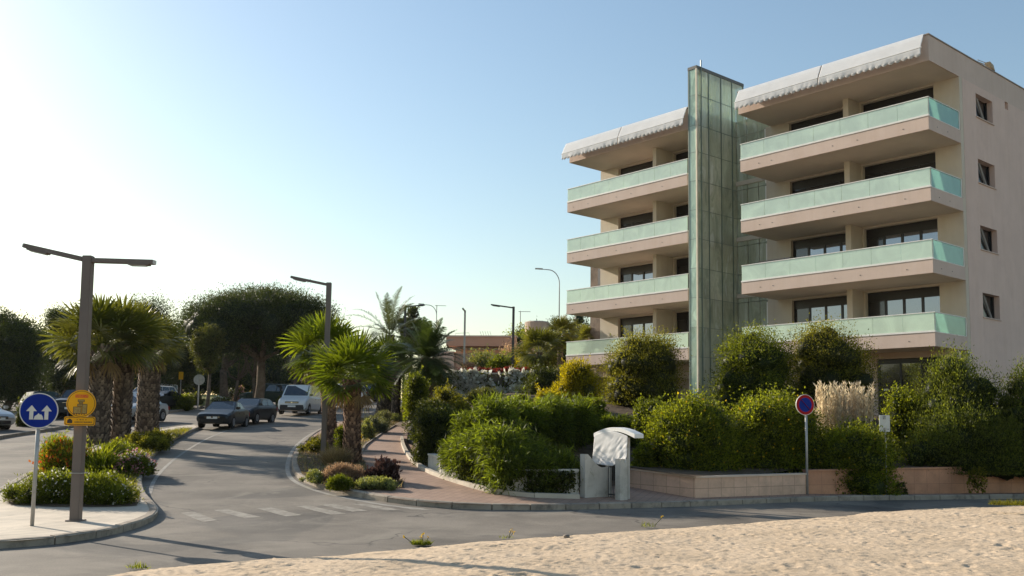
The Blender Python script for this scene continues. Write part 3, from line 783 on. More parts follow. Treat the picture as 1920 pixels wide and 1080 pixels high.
# white retaining wall under the weeping bamboo
wp = [G(*q, .12) for q in ((792, 880), (857, 904.5), (940, 927.5), (1000, 931.5), (1089, 933.5))]
wh = [.42, .47, .56, .60, .64]
t = thing("retaining_wall", "low white stucco wall under the drooping grassy shrubs", "wall", (0, 0, 0))
def strip_wall(pts, z0s, z1s, off, th):
    mb = MB(); n = len(pts); q = []
    for i in range(n):
        d = (pts[min(i+1, n-1)].xy-pts[max(i-1, 0)].xy).normalized(); q.append(Vector((-d.y, d.x)))
    vs = []
    for i in range(n):
        a_, b_ = pts[i].xy+q[i]*off, pts[i].xy+q[i]*(off+th)
        vs += [(a_.x, a_.y, z0s[i]), (b_.x, b_.y, z0s[i]), (b_.x, b_.y, z1s[i]), (a_.x, a_.y, z1s[i])]
    fs = [(4*i+k, 4*i+4+k, 4*i+4+(k+1) % 4, 4*i+(k+1) % 4) for i in range(n-1) for k in range(4)]+[(3, 2, 1, 0), (4*n-4, 4*n-3, 4*n-2, 4*n-1)]
    return mb.add(vs, fs)
strip_wall(wp, [p_.z-.3 for p_ in wp], [p_.z+h_ for p_, h_ in zip(wp, wh)], .17, .2).build("wall_body", M_STUC, t)
strip_wall(wp, [p_.z+h_+.003 for p_, h_ in zip(wp, wh)], [p_.z+h_+.05 for p_, h_ in zip(wp, wh)], .15, .24).build("coping", mk("white_coping", (.66, .62, .55), (.5, .47, .41), 2), t)
# gate: two white wing walls, barred gate, small barrel canopy with a cloth hanging from it
gx0 = G(1097, 933.3, .12); GD = gx0.y-24.9
GA = math.radians(40)
t = thing("garden_gate", "white garden gateway with curved canopy roof, two wing walls and a barred gate", "gate", (gx0.x, gx0.y, gx0.z-.02), GA)
def gl(x, y, z):     # world offset from the gate corner -> gate local
    return (x*math.cos(GA)+y*math.sin(GA), -x*math.sin(GA)+y*math.cos(GA), z)
def go(px, d, z=0):  # picture column at distance d -> offset from the gate corner
    q = at(px, 900, d); return Vector((q.x-gx0.x, d-gx0.y, z))
def wing(x0, L, y0, y1, hgt, curve, base=-.2):
    top = [(x0+L*i/10, hgt-curve*math.sin(min(1, max(0, (i/10-.12)*1.7))*PI/2)) for i in range(11)]
    return MB().prism([(x0, base), (x0+L, base)]+[(x, z) for x, z in reversed(top)], y0, y1)
wing(0, .92, 0, .18, 1.08, .34).build("wing_wall", M_STUC, t)
q = gl(*go(1163, 24.75+GD)); wing(q[0], .26, q[1], q[1]+.17, .98, .0).build("wing_wall", M_STUC, t)
gb = MB(); p0 = Vector((.80, -.02, 0)); p1 = Vector((q[0]+.2, q[1]+.23, 0))
for i in range(7):
    e = p0+(p1-p0)*(i/6); gb.tube([e+Vector((0, 0, -.05)), e+Vector((0, 0, 1.0))], .011, 6)
gb.bar(p0+Vector((0, 0, .08)), p1+Vector((0, 0, .08)), .03, .03).bar(p0+Vector((0, 0, .93)), p1+Vector((0, 0, .93)), .03, .03)
gb.build("barred_gate", M_DARKM, t)
ca, cb = go(1112.5, 25.9+GD), go(1190, 24.7+GD); n = 18; th = .10
bk = Vector((.78, .63, 0))*.32
arc = [(ca+(cb-ca)*(i/n), 1.475+.175*math.sin(PI*(.03+.94*i/n))) for i in range(n+1)]
vs = [gl(p_.x+o_.x, p_.y+o_.y, z+dz) for dz in (0, th) for o_ in (Vector(), bk) for p_, z in arc]
m1 = n+1; fs = []
for i in range(n):
    fs += [(i, i+1, m1+i+1, m1+i), (2*m1+i, 3*m1+i, 3*m1+i+1, 2*m1+i+1), (i, 2*m1+i, 2*m1+i+1, i+1), (m1+i, m1+i+1, 3*m1+i+1, 3*m1+i)]
fs += [(0, m1, 3*m1, 2*m1), (n, 2*m1+n, 3*m1+n, m1+n)]
MB().add(vs, fs).build("canopy_roof", mk("white_canopy", (.84, .82, .78), (.76, .74, .70), 2, .7), t, bevel=.006)
po = MB()
for f_ in (.22, .72):
    e = ca+(cb-ca)*f_+bk*.6; po.tube([gl(e.x, e.y, -.2), gl(e.x, e.y, 1.5)], .045, 8)
po.build("canopy_post", M_STUC, t)
e = ca+(cb-ca)*.55+bk*.05; MB().tube([gl(e.x, e.y, -.1), gl(e.x, e.y, 1.5)], .012, 6).build("cloth_pole", M_GALV, t)
# cloth sheet
nu, nv = 60, 44
U, Vv_ = np.meshgrid(np.linspace(0, 1, nu), np.linspace(0, 1, nv))
zb = .80+.04*np.exp(-(U/.05)**2)+.012*np.sin(U*9)+np.where(U > .62, (U-.62)*.40, 0)+np.where(U > .92, -.08*(U-.92)/.08, 0)
topz = 1.50+.15*np.sin(PI*(.08+.84*U))
zz = topz*(1-Vv_)+zb*Vv_
ew = (cb-ca).normalized(); nw = Vector((-ew.y, ew.x, 0)); nw = nw if nw.y < 0 else -nw
A0, A1 = ca+(cb-ca)*.05, ca+(cb-ca)*.86
off = .03+.05*Vv_+(vnoise(U*3+Vv_*1.2+5, Vv_*2, .33, 41)-.5)*.06*Vv_+(vnoise(U*6+Vv_*3, Vv_*1.5, .3, 42)-.5)*.06*Vv_*np.clip((U-.35)*3, .1, 1)
Uu = U-.035*Vv_*(1-U)
xx = A0.x+(A1.x-A0.x)*Uu+nw.x*off; yy = A0.y+(A1.y-A0.y)*Uu+nw.y*off
Pq = np.stack([xx, yy, zz], -1).reshape(-1, 3)
idx = np.arange(nu*nv).reshape(nv, nu)
Fq = np.stack([idx[:-1, :-1], idx[:-1, 1:], idx[1:, 1:], idx[1:, :-1]], -1).reshape(-1, 4)
sh = npmesh("hanging_sheet", Pq, Fq, M_WCLOTH, None, smooth=True, loc=(gx0.x, gx0.y, gx0.z-.02))
sh.modifiers.new("thickness", 'SOLIDIFY').thickness = .004
tag(sh, "white cloth sheet hanging from the curved canopy of the garden gate", "cloth")
# pink stone planter walls
M_PL = stone_wall_mat("pink_beige_slab", (.70, .47, .34), (.64, .43, .305), (.40, .26, .18), 0)
M_PLC = mk("stone_coping", (.66, .52, .41), (.58, .45, .35), 2, .8)
M_TERR = stone_wall_mat("terracotta_slab", (.58, .30, .175), (.52, .26, .15), (.40, .20, .12), 0)
cA = G(1303, 933.5, .12).xy; cB = (cA.x-1.49, cA.y+1.87); cC = G(1515, 926, .12).xy
seg_wall("planter_wall", cB, cA, .46, .50, .2, M_PL, "short sunlit stretch of pink stone planter wall beside the white gate", cap=.05, capmat=M_PLC, base=-.3)
seg_wall("planter_wall", cA, cC, .50, .53, .2, M_PL, "pink stone planter wall under the yellow flowering hedge, behind the no parking sign", cap=.05, capmat=M_PLC, base=-.2)
seg_wall("planter_wall", (cC.x+.01, cC.y+.02), (at(2060, 924, 31).x, 31.0), .62, .82, .22, M_TERR, "long terracotta coloured garden wall at the right beneath the tall dark hedge", cap=.05, capmat=M_TERR, base=-.2)

# retaining wall of the upper terrace (covered by the creeper)
M_GREYW = mk("grey_terrace_wall", (.17, .14, .105), (.10, .085, .065), .8, .9, .2, bmp=.5, bscale=4)
t = thing("terrace_wall", "grey retaining wall of the upper terrace behind the white flowering creeper", "wall", (-5.2, 50.0, 0))
MB().box(0, 9.5, 0, .3, .8, 4.62).build("wall_body", M_GREYW, t)
MB().box(-.05, 9.55, -.04, .34, 4.623, 4.70).build("coping", mk("terrace_coping", (.42, .37, .31)), t)

# ---------------------------------------------------------------- street lamps
def box_pole(mb, p, q, w): return mb.bar(p, q, w, w, (0, 1, 0))
def street_lamp(loc, top, arms, w, lab, mat, group=None, lean=(0, 0)):
    t = thing("street_lamp", lab, "street lamp", loc, 0, group)
    tp = Vector((lean[0], lean[1], top))
    MB().bar((0, 0, -.1), tp, w, w, (0, 1, 0)).build("pole", mat, t, bevel=.008)
    MB().box(-w*.8, w*.8, -w*.8, w*.8, -.05, .012).build("base_plate", mat, t)
    for dx, dy, dz in arms:
        d = Vector((dx, dy, dz)); L = d.length; u = d.normalized()
        s_ = tp+Vector((0, 0, -w*.5))+u*(w*.5+.002); e = s_+u*(L-w*.5)
        a = MB().bar(s_, e, w*.85, w*.5).build("arm", mat, t, bevel=.006)
        h0 = s_+u*(L*.55); nrm = Vector((0, 0, 1))-u*u.z; nrm.normalize()
        MB().bar(h0-nrm*w*.31, e-u*.08-nrm*w*.31, w*.95, w*.18).build("lamp_head", mat, a, bevel=.006)
        MB().bar(h0+u*.04-nrm*(w*.42), e-u*.14-nrm*(w*.42), w*.7, .02).build("lens", M_LENS, a)
        MB().bar(e+u*.001, e+u*.02, w*.8, w*.45).build("end_cap", M_LENS, a)
    return t
p = G(142, 976, .125); top = at(166, 480, p.y).z-p.z; tx = at(166, 482, p.y).x
L1 = street_lamp(p, top, [(at(45, 458, p.y).x-tx, .05, .27), (at(289, 486, p.y).x-tx, 0, -.02)], .17, "tall brown square post with two lamp arms on the median", M_METAL, lean=(tx-p.x, 0))
MB().bar((-.105, .02, 1.3), (tx-p.x-.10, .02, top-.7), .02, .03).build("cable_conduit", M_GALV, L1)
MB().box(-.12, .12, -.12, .12, .86, .875).build("strap", M_GALV, L1)
LAMP_P, LAMP_TX, LAMP_TOP = p, tx, top
p = G(606, 859, .135); top = at(619, 530, p.y).z-p.z; tx = at(617, 532, p.y).x
street_lamp(p, top, [(at(546, 517, p.y).x-tx, .05, .26)], .16, "single arm brown lamp post standing by the front fan palm", M_METAL, lean=(tx-p.x, 0))
p = at(961, 697, 62); p.z = terr_z(0, 62); top = at(963, 575, 62).z-p.z; tx = at(963, 575, 62).x
street_lamp(p, top, [(at(921, 569, 62).x-tx, .05, .2)], .16, "dark single arm lamp post on the terrace left of the apartment block", M_DARKM, lean=(tx-p.x, 0))
p = at(757, 700, 70); p.z = GZ(p.x, 70); top = at(758, 573, 70).z-p.z
street_lamp(p, top, [(at(797, 569, 70).x-p.x, 0, .15)], .16, "dark flat arm lamp post half hidden by the tall feather palm", M_DARKM)
p = at(870, 690, 66); p.z = terr_z(0, 66); top = at(872, 582, 66).z-p.z
street_lamp(p, top, [(-.12, -.75, .12)], .13, "slim grey lamp post in front of the terracotta building, its arm pointing at the viewer", M_GALV)
def curved_lamp(loc, top, reach, lab, r=.06):
    t = thing("street_lamp", lab, "street lamp", loc)
    pts = [(0, 0, 0), (0, 0, top-reach*.6)]
    for i in range(1, 9):
        a = PI/2*i/8; pts.append((-reach*.5*(1-math.cos(a)), 0, top-reach*.6+reach*.6*math.sin(a)))
    pts.append((-reach*.8, 0, top+.05))
    MB().tube(pts, [r]+[r*.8]*(len(pts)-2)+[r*.6], 8).build("pole", M_GALV, t, smooth=True)
    MB().prism([(-reach*.72, top+.0), (-reach*1.08, top+.04), (-reach*1.06, top+.16), (-reach*.74, top+.13)], -.13, .13).build("lamp_head", M_GALV, t, bevel=.02)
p = at(1048, 640, 95); top = at(1048, 506, 95).z-p.z
curved_lamp(p, top, 2.3, "tall curved grey street lamp on the hill just left of the apartment block")
p = at(817, 660, 105); top = at(817, 572, 105).z-p.z
curved_lamp(p, top, 1.9, "curved grey street lamp rising between the feather palm and the bushy palm", .05)

# ---------------------------------------------------------------- signs
def disc(mb, r, y0, y1, n=40, cx=0, cz=0):
    mb.prism([(cx+r*math.cos(2*PI*i/n), cz+r*math.sin(2*PI*i/n)) for i in range(n)], y0, y1); return mb
def flat(poly, y):
    mb = MB(); n = len(poly)
    mb.add([(x, y, z) for x, z in poly], [tuple(range(n))]); return mb
M_BLUE = mk("sign_blue", (.001, .022, .24), (.001, .019, .21), 2, .5, .15)
M_SW = mk("sign_white", (.70, .66, .58), (.62, .585, .52), 6, .5)
M_RED = mk("sign_red", (.36, .006, .012), None, 3, .5, .15)
M_YEL = mk("sign_yellow", (.74, .36, .004), (.68, .32, .004), 3, .5, .2)
M_BLK = mk("sign_black", (.03, .022, .015), None, 3, .6)
M_ORED = mk("sign_orange_red", (.62, .06, .012), None, 3, .5)
M_STACK = mk("sign_drawing_ochre", (.36, .24, .06), (.28, .19, .05), 30, .6)
p = G(59.5, 986, .125); s = (985-770)/p.y; hc = at(73, 770, p.y).z-p.z; rad = .5*(803-737)/F*p.y; tx = at(73, 770, p.y).x-p.x
t = thing("road_sign", "round blue sign with two white arrows on a thin grey post on the median", "road sign", p, math.radians(20))
MB().tube([(0, .04, -.1), (tx*.9, .04, hc+.1)], .034, 12).build("post", M_GALV, t, smooth=True)
f = disc(MB(), rad, -.012, .012, 48, tx, hc).build("disc", M_SW, t)
disc(MB(), rad*.945, -.0145, -.0125, 48, tx, hc).build("blue_face", M_BLUE, t)
arrow = [(-.10, 0), (.10, 0), (.10, .42), (.27, .42), (0, .72), (-.27, .42), (-.10, .42)]
def place(poly, sx, sz, ox, oz): return [(tx+(x*sx+ox)*rad, hc+(z*sz+oz)*rad) for x, z in poly]
for ox in (-.37, .40):
    MB().prism(place(arrow, 1, 1.12, ox, -.50), -.019, -.016).build("arrow", M_SW, t)
MB().prism(place([(-.25, 0), (.26, 0), (.21, .18), (.13, .30), (.07, .27), (0, .36), (-.08, .27), (-.18, .2)], 1, 1, .0, -.50), -.019, -.016).build("mound_symbol", M_SW, t)
# yellow signs strapped to the lamp post
def on_lamp(px, py):
    d_ = LAMP_P.y-.14; q = at(px, py, d_); return q
q = on_lamp(152.5, 757); rad = .5*(783-731.5)/F*q.y
t = thing("notice_sign", "round yellow notice strapped to the lamp post with a stacked stone drawing", "sign", q, math.radians(12))
disc(MB(), rad, -.01, .01, 44).build("disc", M_YEL, t)
ring = MB(); n = 44
ring.add([(rr*rad*math.cos(2*PI*i/n), -.0115, rr*rad*math.sin(2*PI*i/n)) for rr in (.93, .895) for i in range(n)], [(i, (i+1) % n, n+(i+1) % n, n+i) for i in range(n)])
ring.build("ring", M_BLK, t)
def R_(x0, x1, z0, z1): return [(x0*rad, z0*rad), (x1*rad, z0*rad), (x1*rad, z1*rad), (x0*rad, z1*rad)]
MB().prism(R_(-.42, .46, .44, .66), -.0135, -.0115).build("red_banner", M_ORED, t)
def text_mesh(s_, size, mat, parent, x, y, z, name="lettering"):
    cu = bpy.data.curves.new(name, 'FONT'); cu.body = s_; cu.size = size; cu.align_x = 'CENTER'; cu.align_y = 'CENTER'
    ob = bpy.data.objects.new(name, cu); COL.objects.link(ob)
    me = bpy.data.meshes.new_from_object(ob.evaluated_get(bpy.context.evaluated_depsgraph_get()))
    bpy.data.objects.remove(ob); bpy.data.curves.remove(cu)
    me.materials.clear(); me.materials.append(mat); me.name = name
    o2 = bpy.data.objects.new(name, me); COL.objects.link(o2); o2.parent = parent
    o2.location = (x, y, z); o2.rotation_euler = (PI/2, 0, 0)
    return o2
text_mesh("TABLE UT", rad*.20, M_YEL, t, .02*rad, -.0142, .55*rad)
dm = MB(); om = MB()
for x0, x1, z0, z1 in ((-.52, .03, -.72, -.22), (.06, .42, -.72, -.02), (-.26, .10, -.20, -.02), (-.16, .12, 0., .12), (-.24, .22, .14, .3)):
    om.prism(R_(x0, x1, z0, z1), -.0125, -.0115); dm.prism(R_(x0+.035, x1-.035, z0+.035, z1-.035), -.0138, -.0128)
for i in range(5): om.prism(R_(-.48+.17*i, -.40+.17*i, -.79, -.725), -.0125, -.0115)
for a, b in (((-.4, -.4), (-.1, -.5)), ((-.35, -.6), (.0, -.55)), ((.15, -.3), (.35, -.35)), ((.12, -.5), (.36, -.6)), ((-.2, -.1), (.02, -.12))):
    om.bar((a[0]*rad, -.0145, a[1]*rad), (b[0]*rad, -.0145, b[1]*rad), .002, .012, (0, 1, 0))
om.build("drawing_outline", M_BLK, t); dm.build("drawing_stones", M_STACK, t)
q2 = on_lamp(149.5, 789.5); hw, hh = .5*(176.5-122.5)/F*q2.y, .5*(798-781.5)/F*q2.y
t = thing("notice_plate", "rounded yellow plate with small black lines, below the round yellow notice", "sign", q2, math.radians(12))
def rrect(w_, h_, r_, n=6):
    o = []
    for cx, cz, a0 in ((w_-r_, h_-r_, 0), (-w_+r_, h_-r_, PI/2), (-w_+r_, -h_+r_, PI), (w_-r_, -h_+r_, 1.5*PI)):
        for i in range(n+1): o.append((cx+r_*math.cos(a0+PI/2*i/n), cz+r_*math.sin(a0+PI/2*i/n)))
    return o
MB().prism(rrect(hw, hh, .035), -.01, .01).build("plate", M_YEL, t)
a_, b_ = rrect(hw-.012, hh-.012, .03), rrect(hw-.022, hh-.022, .025); n = len(a_)
MB().add([(x, -.0115, z) for x, z in a_+b_], [(i, (i+1) % n, n+(i+1) % n, n+i) for i in range(n)]).build("border", M_BLK, t)
MB().prism([(-hw*.80, -hh*.5), (-hw*.48, -hh*.5), (-hw*.46, hh*.05), (-hw*.56, hh*.45), (-hw*.68, hh*.55), (-hw*.8, hh*.1)], -.0125, -.0115).build("house_symbol", M_BLK, t)
wm = MB(); rr = random.Random(5)
for z, x0, x1, h_ in ((hh*.32, -.18, .45, hh*.13), (-hh*.22, -.32, .78, hh*.15)):
    x = x0*hw
    while x < x1*hw:
        w_ = rr.uniform(.006, .013)
        if rr.random() < .85: wm.prism([(x, z-h_), (x+w_, z-h_), (x+w_, z+h_*rr.uniform(.5, 1)), (x, z+h_)], -.0125, -.0115)
        x += w_+rr.uniform(.004, .008)
wm.build("printed_lines", M_BLK, t)
# no parking sign
p = G(1515.5, 926, .13); hc = at(1508, 759, p.y).z-p.z; rad = .5*(778-740)/F*p.y
t = thing("no_parking_sign", "round red and blue no parking sign on a slim post before the yellow flowering hedge", "road sign", p, math.radians(15))
MB().tube([(0, .045, -.1), (0, .045, hc+.12)], .036, 12).build("post", M_GALV, t, smooth=True)
ox = -.055
disc(MB(), rad*1.02, -.012, .012, 44, ox, hc).build("disc", M_SW, t)
disc(MB(), rad*.97, -.0145, -.0125, 44, ox, hc).build("red_face", M_RED, t)
disc(MB(), rad*.70, -.0175, -.015, 44, ox, hc).build("blue_face", M_BLUE, t)
c45 = rad*.72*.7071
MB().bar((ox-c45, -.0195, hc+c45), (ox+c45, -.0195, hc-c45), .003, rad*.16, (0, 1, 0)).build("diagonal_bar", M_RED, t)
# white square sign seen from behind, in the planting on the right
p = at(1660, 850, 27.95); p.z = .55; hc = at(1661, 794, p.y).z-p.z; hw, hh = .5*21/F*p.y, .5*31/F*p.y
t = thing("blank_sign", "small white rectangular sign back on a short post among the hedges at right", "sign", p, math.radians(8))
MB().prism([(x, z+hc) for x, z in rrect(hw, hh, .025)], -.006, .006).build("panel", mk("sign_back_white", (.62, .62, .56), (.55, .55, .5), 8), t)
MB().tube([(0, -.03, -.8), (0, -.03, hc-hh*.55)], .022, 8).box(-.035, .035, -.035, -.007, hc-hh*.78, hc-hh*.5).build("post", M_GALV, t)
MB().box(-.05, .03, -.02, -.007, hc+hh*.5, hc+hh*.93).box(.08, .13, -.012, -.007, hc-hh*.75, hc-hh*.62).build("bracket", mk("old_bracket", (.22, .22, .21), (.4, .4, .38), 30), t)
# round sign seen from behind beside the lawn
p = G(371, 766, .13); hc = at(371, 712, p.y).z-p.z; rad = .5*20/F*p.y
t = thing("road_sign", "round grey back of a road sign beside the parking strip and lawn", "road sign", p, math.radians(15))
MB().tube([(0, -.05, -.1), (0, -.05, hc+rad*.8)], .05, 10).build("post", M_GALV, t)
disc(MB(), rad, -.01, .01, 36, 0, hc).build("disc", M_GALV, t)
p = at(338, 735, 84); p.z = GZ(p.x, 84)
t = thing("road_sign", "tiny yellow sign on a thin post far behind the parked white car", "road sign", p, 0)
MB().tube([(0, .03, 0), (0, .03, 2.6)], .03, 8).build("post", M_GALV, t)
MB().prism([(x, z+2.35) for x, z in rrect(.2, .34, .04)], -.01, .01).build("panel", M_YEL, t)
# thin masts on the skyline
for px, py, top_, d_, lab in ((975, 640, 583, 150, "distant thin mast on the hilltop left of the apartment block"), (818, 620, 572, 160, "distant thin mast with cross arm beside the curved street lamp")):
    p = at(px, py, d_); h_ = at(px, top_, d_).z-p.z
    t = thing("mast", lab, "mast", p)
    MB().tube([(0, 0, -3), (0, 0, h_)], .07, 6).build("pole", M_GALV, t)
    MB().bar((-.3, 0, h_-.1), (1.6, 0, h_-.1), .08, .08).build("cross_arm", M_GALV, t)
# ---------------------------------------------------------------- cars
M_TYRE = mk("tyre_rubber", (.018, .018, .018), None, 9, .85)
M_RIM = mk("alloy_rim", (.45, .45, .46), (.3, .3, .31), 9, .35, .5, metal=.7)
M_CGLASS = glossy_mat("car_glass", (.012, .016, .018), (.75, .9, .95), .05, .02)
M_CBLK = mk("black_trim", (.015, .015, .016), None, 5, .5)
M_HL = glossy_mat("headlight_glass", (.55, .56, .56), (1, 1, 1), .35, .08)
M_TL = mk("tail_light_red", (.35, .01, .01), None, 5, .25)
M_PLATE = mk("number_plate", (.75, .75, .72), None, 20, .5)
M_CHROME = mk("chrome", (.7, .7, .7), None, 4, .12, .5, metal=1)
def paint(name, c, metal=.4):
    m = mk(name, c, tuple(q*.95 for q in c), 2, .33, .35, metal=metal, coat=.15); return m
def car(label, loc, heading, pm, L=4.4, Wd=1.78, H=1.46, kind="sedan", group=None, name="parked_car"):
    """x forward, y left"""
    t = thing(name, label, "van" if kind == "van" else "car", loc, math.atan2(heading[1], heading[0]), group)
    h = L/2; w = Wd/2
    if kind == "sedan":
        prof = [(h, .42, .58, .80), (h-.06, .25, .68, .93), (h-.45, .2, .78, 1.0), (h-1.25, .2, .93, 1.), (h-1.5, .2, .97, 1.), (0, .2, .97, 1.), (-h+1.25, .2, 1.0, 1.), (-h+.95, .2, 1.02, .99), (-h+.25, .22, 1.0, .96), (-h+.05, .3, .92, .9), (-h, .42, .75, .84)]
        gh = (h-1.25, h-2.05, -h+1.45, -h+.75, H)
    elif kind == "hatch":
        prof = [(h, .42, .58, .80), (h-.06, .25, .70, .93), (h-.4, .2, .83, 1.0), (h-1.1, .2, .97, 1.), (0, .2, .98, 1.), (-h+.9, .2, 1.02, 1.), (-h+.1, .25, 1.02, .95), (-h, .4, .9, .88)]
        gh = (h-1.05, h-1.85, -h+.7, -h+.12, H)
    elif kind == "suv":
        prof = [(h, .5, .8, .85), (h-.06, .32, .95, .95), (h-.4, .28, 1.03, 1.0), (h-1.1, .28, 1.1, 1.), (0, .28, 1.1, 1.), (-h+.2, .28, 1.12, 1.), (-h, .4, 1.05, .94)]
        gh = (h-1.05, h-1.65, -h+.35, -h+.06, H)
    else:
        prof = [(h, .5, .72, .86), (h-.07, .28, .90, .95), (h-.35, .24, 1.02, 1.), (h-.95, .24, 1.2, 1.), (0, .24, 1.2, 1.), (-h+.1, .24, 1.2, 1.), (-h, .4, 1.15, .97)]
        gh = (h-.85, h-1.65, -h+.16, -h+.03, H)
    R = []
    for x, zb, zt, ws in prof:
        ww = w*ws; mid = (zb+zt)/2
        R.append([(x, -ww*.86, zb), (x, -ww*.97, zb+.12), (x, -ww, mid), (x, -ww*.975, zt-.10), (x, -ww*.90, zt-.015), (x, -ww*.5, zt+.012), (x, ww*.5, zt+.012), (x, ww*.90, zt-.015), (x, ww*.975, zt-.10), (x, ww, mid), (x, ww*.97, zb+.12), (x, ww*.86, zb)])
    mb = MB(); n = 12
    mb.add([q for r_ in R for q in r_], [(i*n+k, i*n+(k+1) % n, (i+1)*n+(k+1) % n, (i+1)*n+k) for i in range(len(R)-1) for k in range(n)]+[tuple(range(n)), tuple(reversed(range((len(R)-1)*n, len(R)*n)))])
    xf, xf2, xr2, xr, hh = gh
    zb0 = [p_[2] for p_ in prof if abs(p_[0]-xf) < .3]; zc = (zb0[0] if zb0 else .97)-.05; zc2 = prof[-3][2]-.06
    wb, wr = w*.93, w*(.74 if kind != "van" else .84)
    gp = []
    for x, z in ((xf, zc), (xr, zc2)): gp += [(x, -wb, z), (x, wb, z)]
    for x in (xf2, xr2): gp += [(x, -wr, hh-.05), (x, -wr*.55, hh), (x, wr*.55, hh), (x, wr, hh-.05)]
    # 0,1 front belt; 2,3 rear belt; 4-7 front roof; 8-11 rear roof
    mb.add(gp, [(4, 5, 9, 8), (5, 6, 10, 9), (6, 7, 11, 10), (0, 4, 8, 2), (1, 3, 11, 7), (0, 1, 7, 6, 5, 4), (2, 8, 9, 10, 11, 3)])
    mb.build("body", pm, t, smooth=False, bevel=.035)
    def quad_on(a, b, c, d, u0, u1, v0, v1, off):
        a, b, c, d = map(Vector, (a, b, c, d)); nrm = (b-a).cross(d-a).normalized()
        f = lambda u, v: (a*(1-u)+b*u)*(1-v)+(d*(1-u)+c*u)*v
        return [f(u0, v0), f(u1, v0), f(u1, v1), f(u0, v1)], nrm*off
    def pane(name, q, nrm, mat, par, th=.012):
        c = sum(q, Vector())/4; s_ = 1 if nrm.dot(c-Vector((c.x*.9, 0, .6))) > 0 else -1
        nn = nrm*s_; MB().add([v+nn*.4 for v in q]+[v+nn for v in q], [(0, 1, 2, 3), (7, 6, 5, 4), (0, 4, 5, 1), (1, 5, 6, 2), (2, 6, 7, 3), (3, 7, 4, 0)]).build(name, mat, par)
    g = [Vector(v) for v in gp]
    q, nr = quad_on(g[0], g[1], g[7], g[4], .05, .95, .10, .95, .014); pane("windscreen", q, nr, M_CGLASS, t)
    q, nr = quad_on(g[3], g[2], g[8], g[11], .07, .93, .18, .92, .014); pane("rear_window", q, nr, M_CGLASS, t)
    splits = {"sedan": ((.16, .48), (.51, .84)), "hatch": ((.15, .50), (.53, .86)), "suv": ((.14, .42), (.44, .70), (.72, .95)), "van": ((.12, .32), (.35, .63), (.65, .95))}[kind]
    for a, b, c, d in ((g[0], g[2], g[8], g[4]), (g[3], g[1], g[7], g[11])):
        for u0, u1 in splits:
            if a is g[3]: u0, u1 = 1-u1, 1-u0
            q, nr = quad_on(a, b, c, d, u0, u1, .16, .90, .014); pane("side_window", q, nr, M_CGLASS, t)
    wr_ = .33 if kind in ("van", "suv") else .31
    for x in (h-.85, -h+.85):
        for s_ in (-1, 1):
            ty = MB().tube([(x, s_*(w-.21), wr_), (x, s_*(w+.005), wr_)], wr_, 20).build("wheel", M_TYRE, t, bevel=.02)
            rm = MB().tube([(x, s_*(w-.0), wr_), (x, s_*(w+.016), wr_)], wr_*.62, 16)
            for k in range(5):
                a_ = 2*PI*k/5; rm.bar((x, s_*(w+.02), wr_), (x+math.cos(a_)*wr_*.58, s_*(w+.02), wr_+math.sin(a_)*wr_*.58), .015, .05, (0, 1, 0))
            rm.build("rim", M_RIM, ty)
            MB().tube([(x, s_*(w-.12), wr_+.03), (x, s_*(w*1.001), wr_+.03)], wr_+.055, 20).build("wheel_arch", M_CBLK, t)
    zf = prof[1][2]; fx = h-.03
    for s_ in (-1, 1):
        MB().add([(fx+.01, s_*w*.50, zf-.20), (fx+.015, s_*w*.52, zf-.07), (h-.42, s_*w*.965, zf+.00), (h-.20, s_*w*.955, zf-.17), (fx-.08, s_*w*.5, zf-.20), (fx-.08, s_*w*.52, zf-.07), (h-.44, s_*w*.90, zf), (h-.24, s_*w*.89, zf-.17)],
                 [(0, 1, 2, 3), (4, 7, 6, 5), (0, 4, 5, 1), (1, 5, 6, 2), (2, 6, 7, 3), (3, 7, 4, 0)]).build("headlight", M_HL, t)
        MB().box(-h-.012, -h+.16, min(s_*w*.62, s_*w*.93), max(s_*w*.62, s_*w*.93), prof[-2][2]-.30, prof[-2][2]-.08).build("tail_light", M_TL, t, bevel=.02)
        MB().box(xf-.12, xf+.02, min(s_*w*.96, s_*(w+.17)), max(s_*w*.96, s_*(w+.17)), zc+.06, zc+.20).build("mirror", M_CBLK if kind == "van" else pm, t, bevel=.03)
        dh = MB()
        for x in ((.15, -.75)): dh.box(x-.09, x+.09, min(s_*w*.98, s_*(w+.015)), max(s_*w*.98, s_*(w+.015)), zc-.16, zc-.13)
        dh.build("door_handle", M_CHROME if kind == "van" else pm, t)
    gr = MB().box(fx-.02, h+.012, -w*.46, w*.46, zf-.20, zf-.08)
    gr.box(fx-.05, h+.010, -w*.62, w*.62, .27, .44)
    gr.build("grille", M_CBLK, t, bevel=.01)
    MB().box(h, h+.016, -w*.44, w*.44, zf-.15, zf-.13).tube([(h+.012, 0, zf-.14), (h+.022, 0, zf-.14)], .05, 12).build("badge_bar", M_CHROME, t)
    MB().box(h+.0, h+.018, -.26, .26, .455, .565).build("number_plate", M_PLATE, t)
    if kind == "van":
        MB().box(h-.05, h+.006, -w*.80, w*.80, .25, .62).build("lower_bumper", M_CBLK, t, bevel=.02)
        for s_ in (-1, 1): MB().bar((.9, s_*w*.66, H+.03), (-h+.4, s_*w*.66, H+.03), .04, .04).build("roof_rail", M_CHROME, t)
    return t
P_DARK = paint("dark_blue_black_paint", (.008, .012, .016), 0)
P_DARK2 = paint("dark_grey_paint", (.014, .017, .020), 0)
P_SILV = paint("silver_paint", (.50, .51, .51), .55)
P_WHITE = paint("white_paint", (.72, .72, .70), .0)
P_VAN = paint("pale_silver_paint", (.72, .72, .70), .05)
P_GREEN = mk("dull_green_paint", (.015, .035, .025), None, 3, .55, .25)
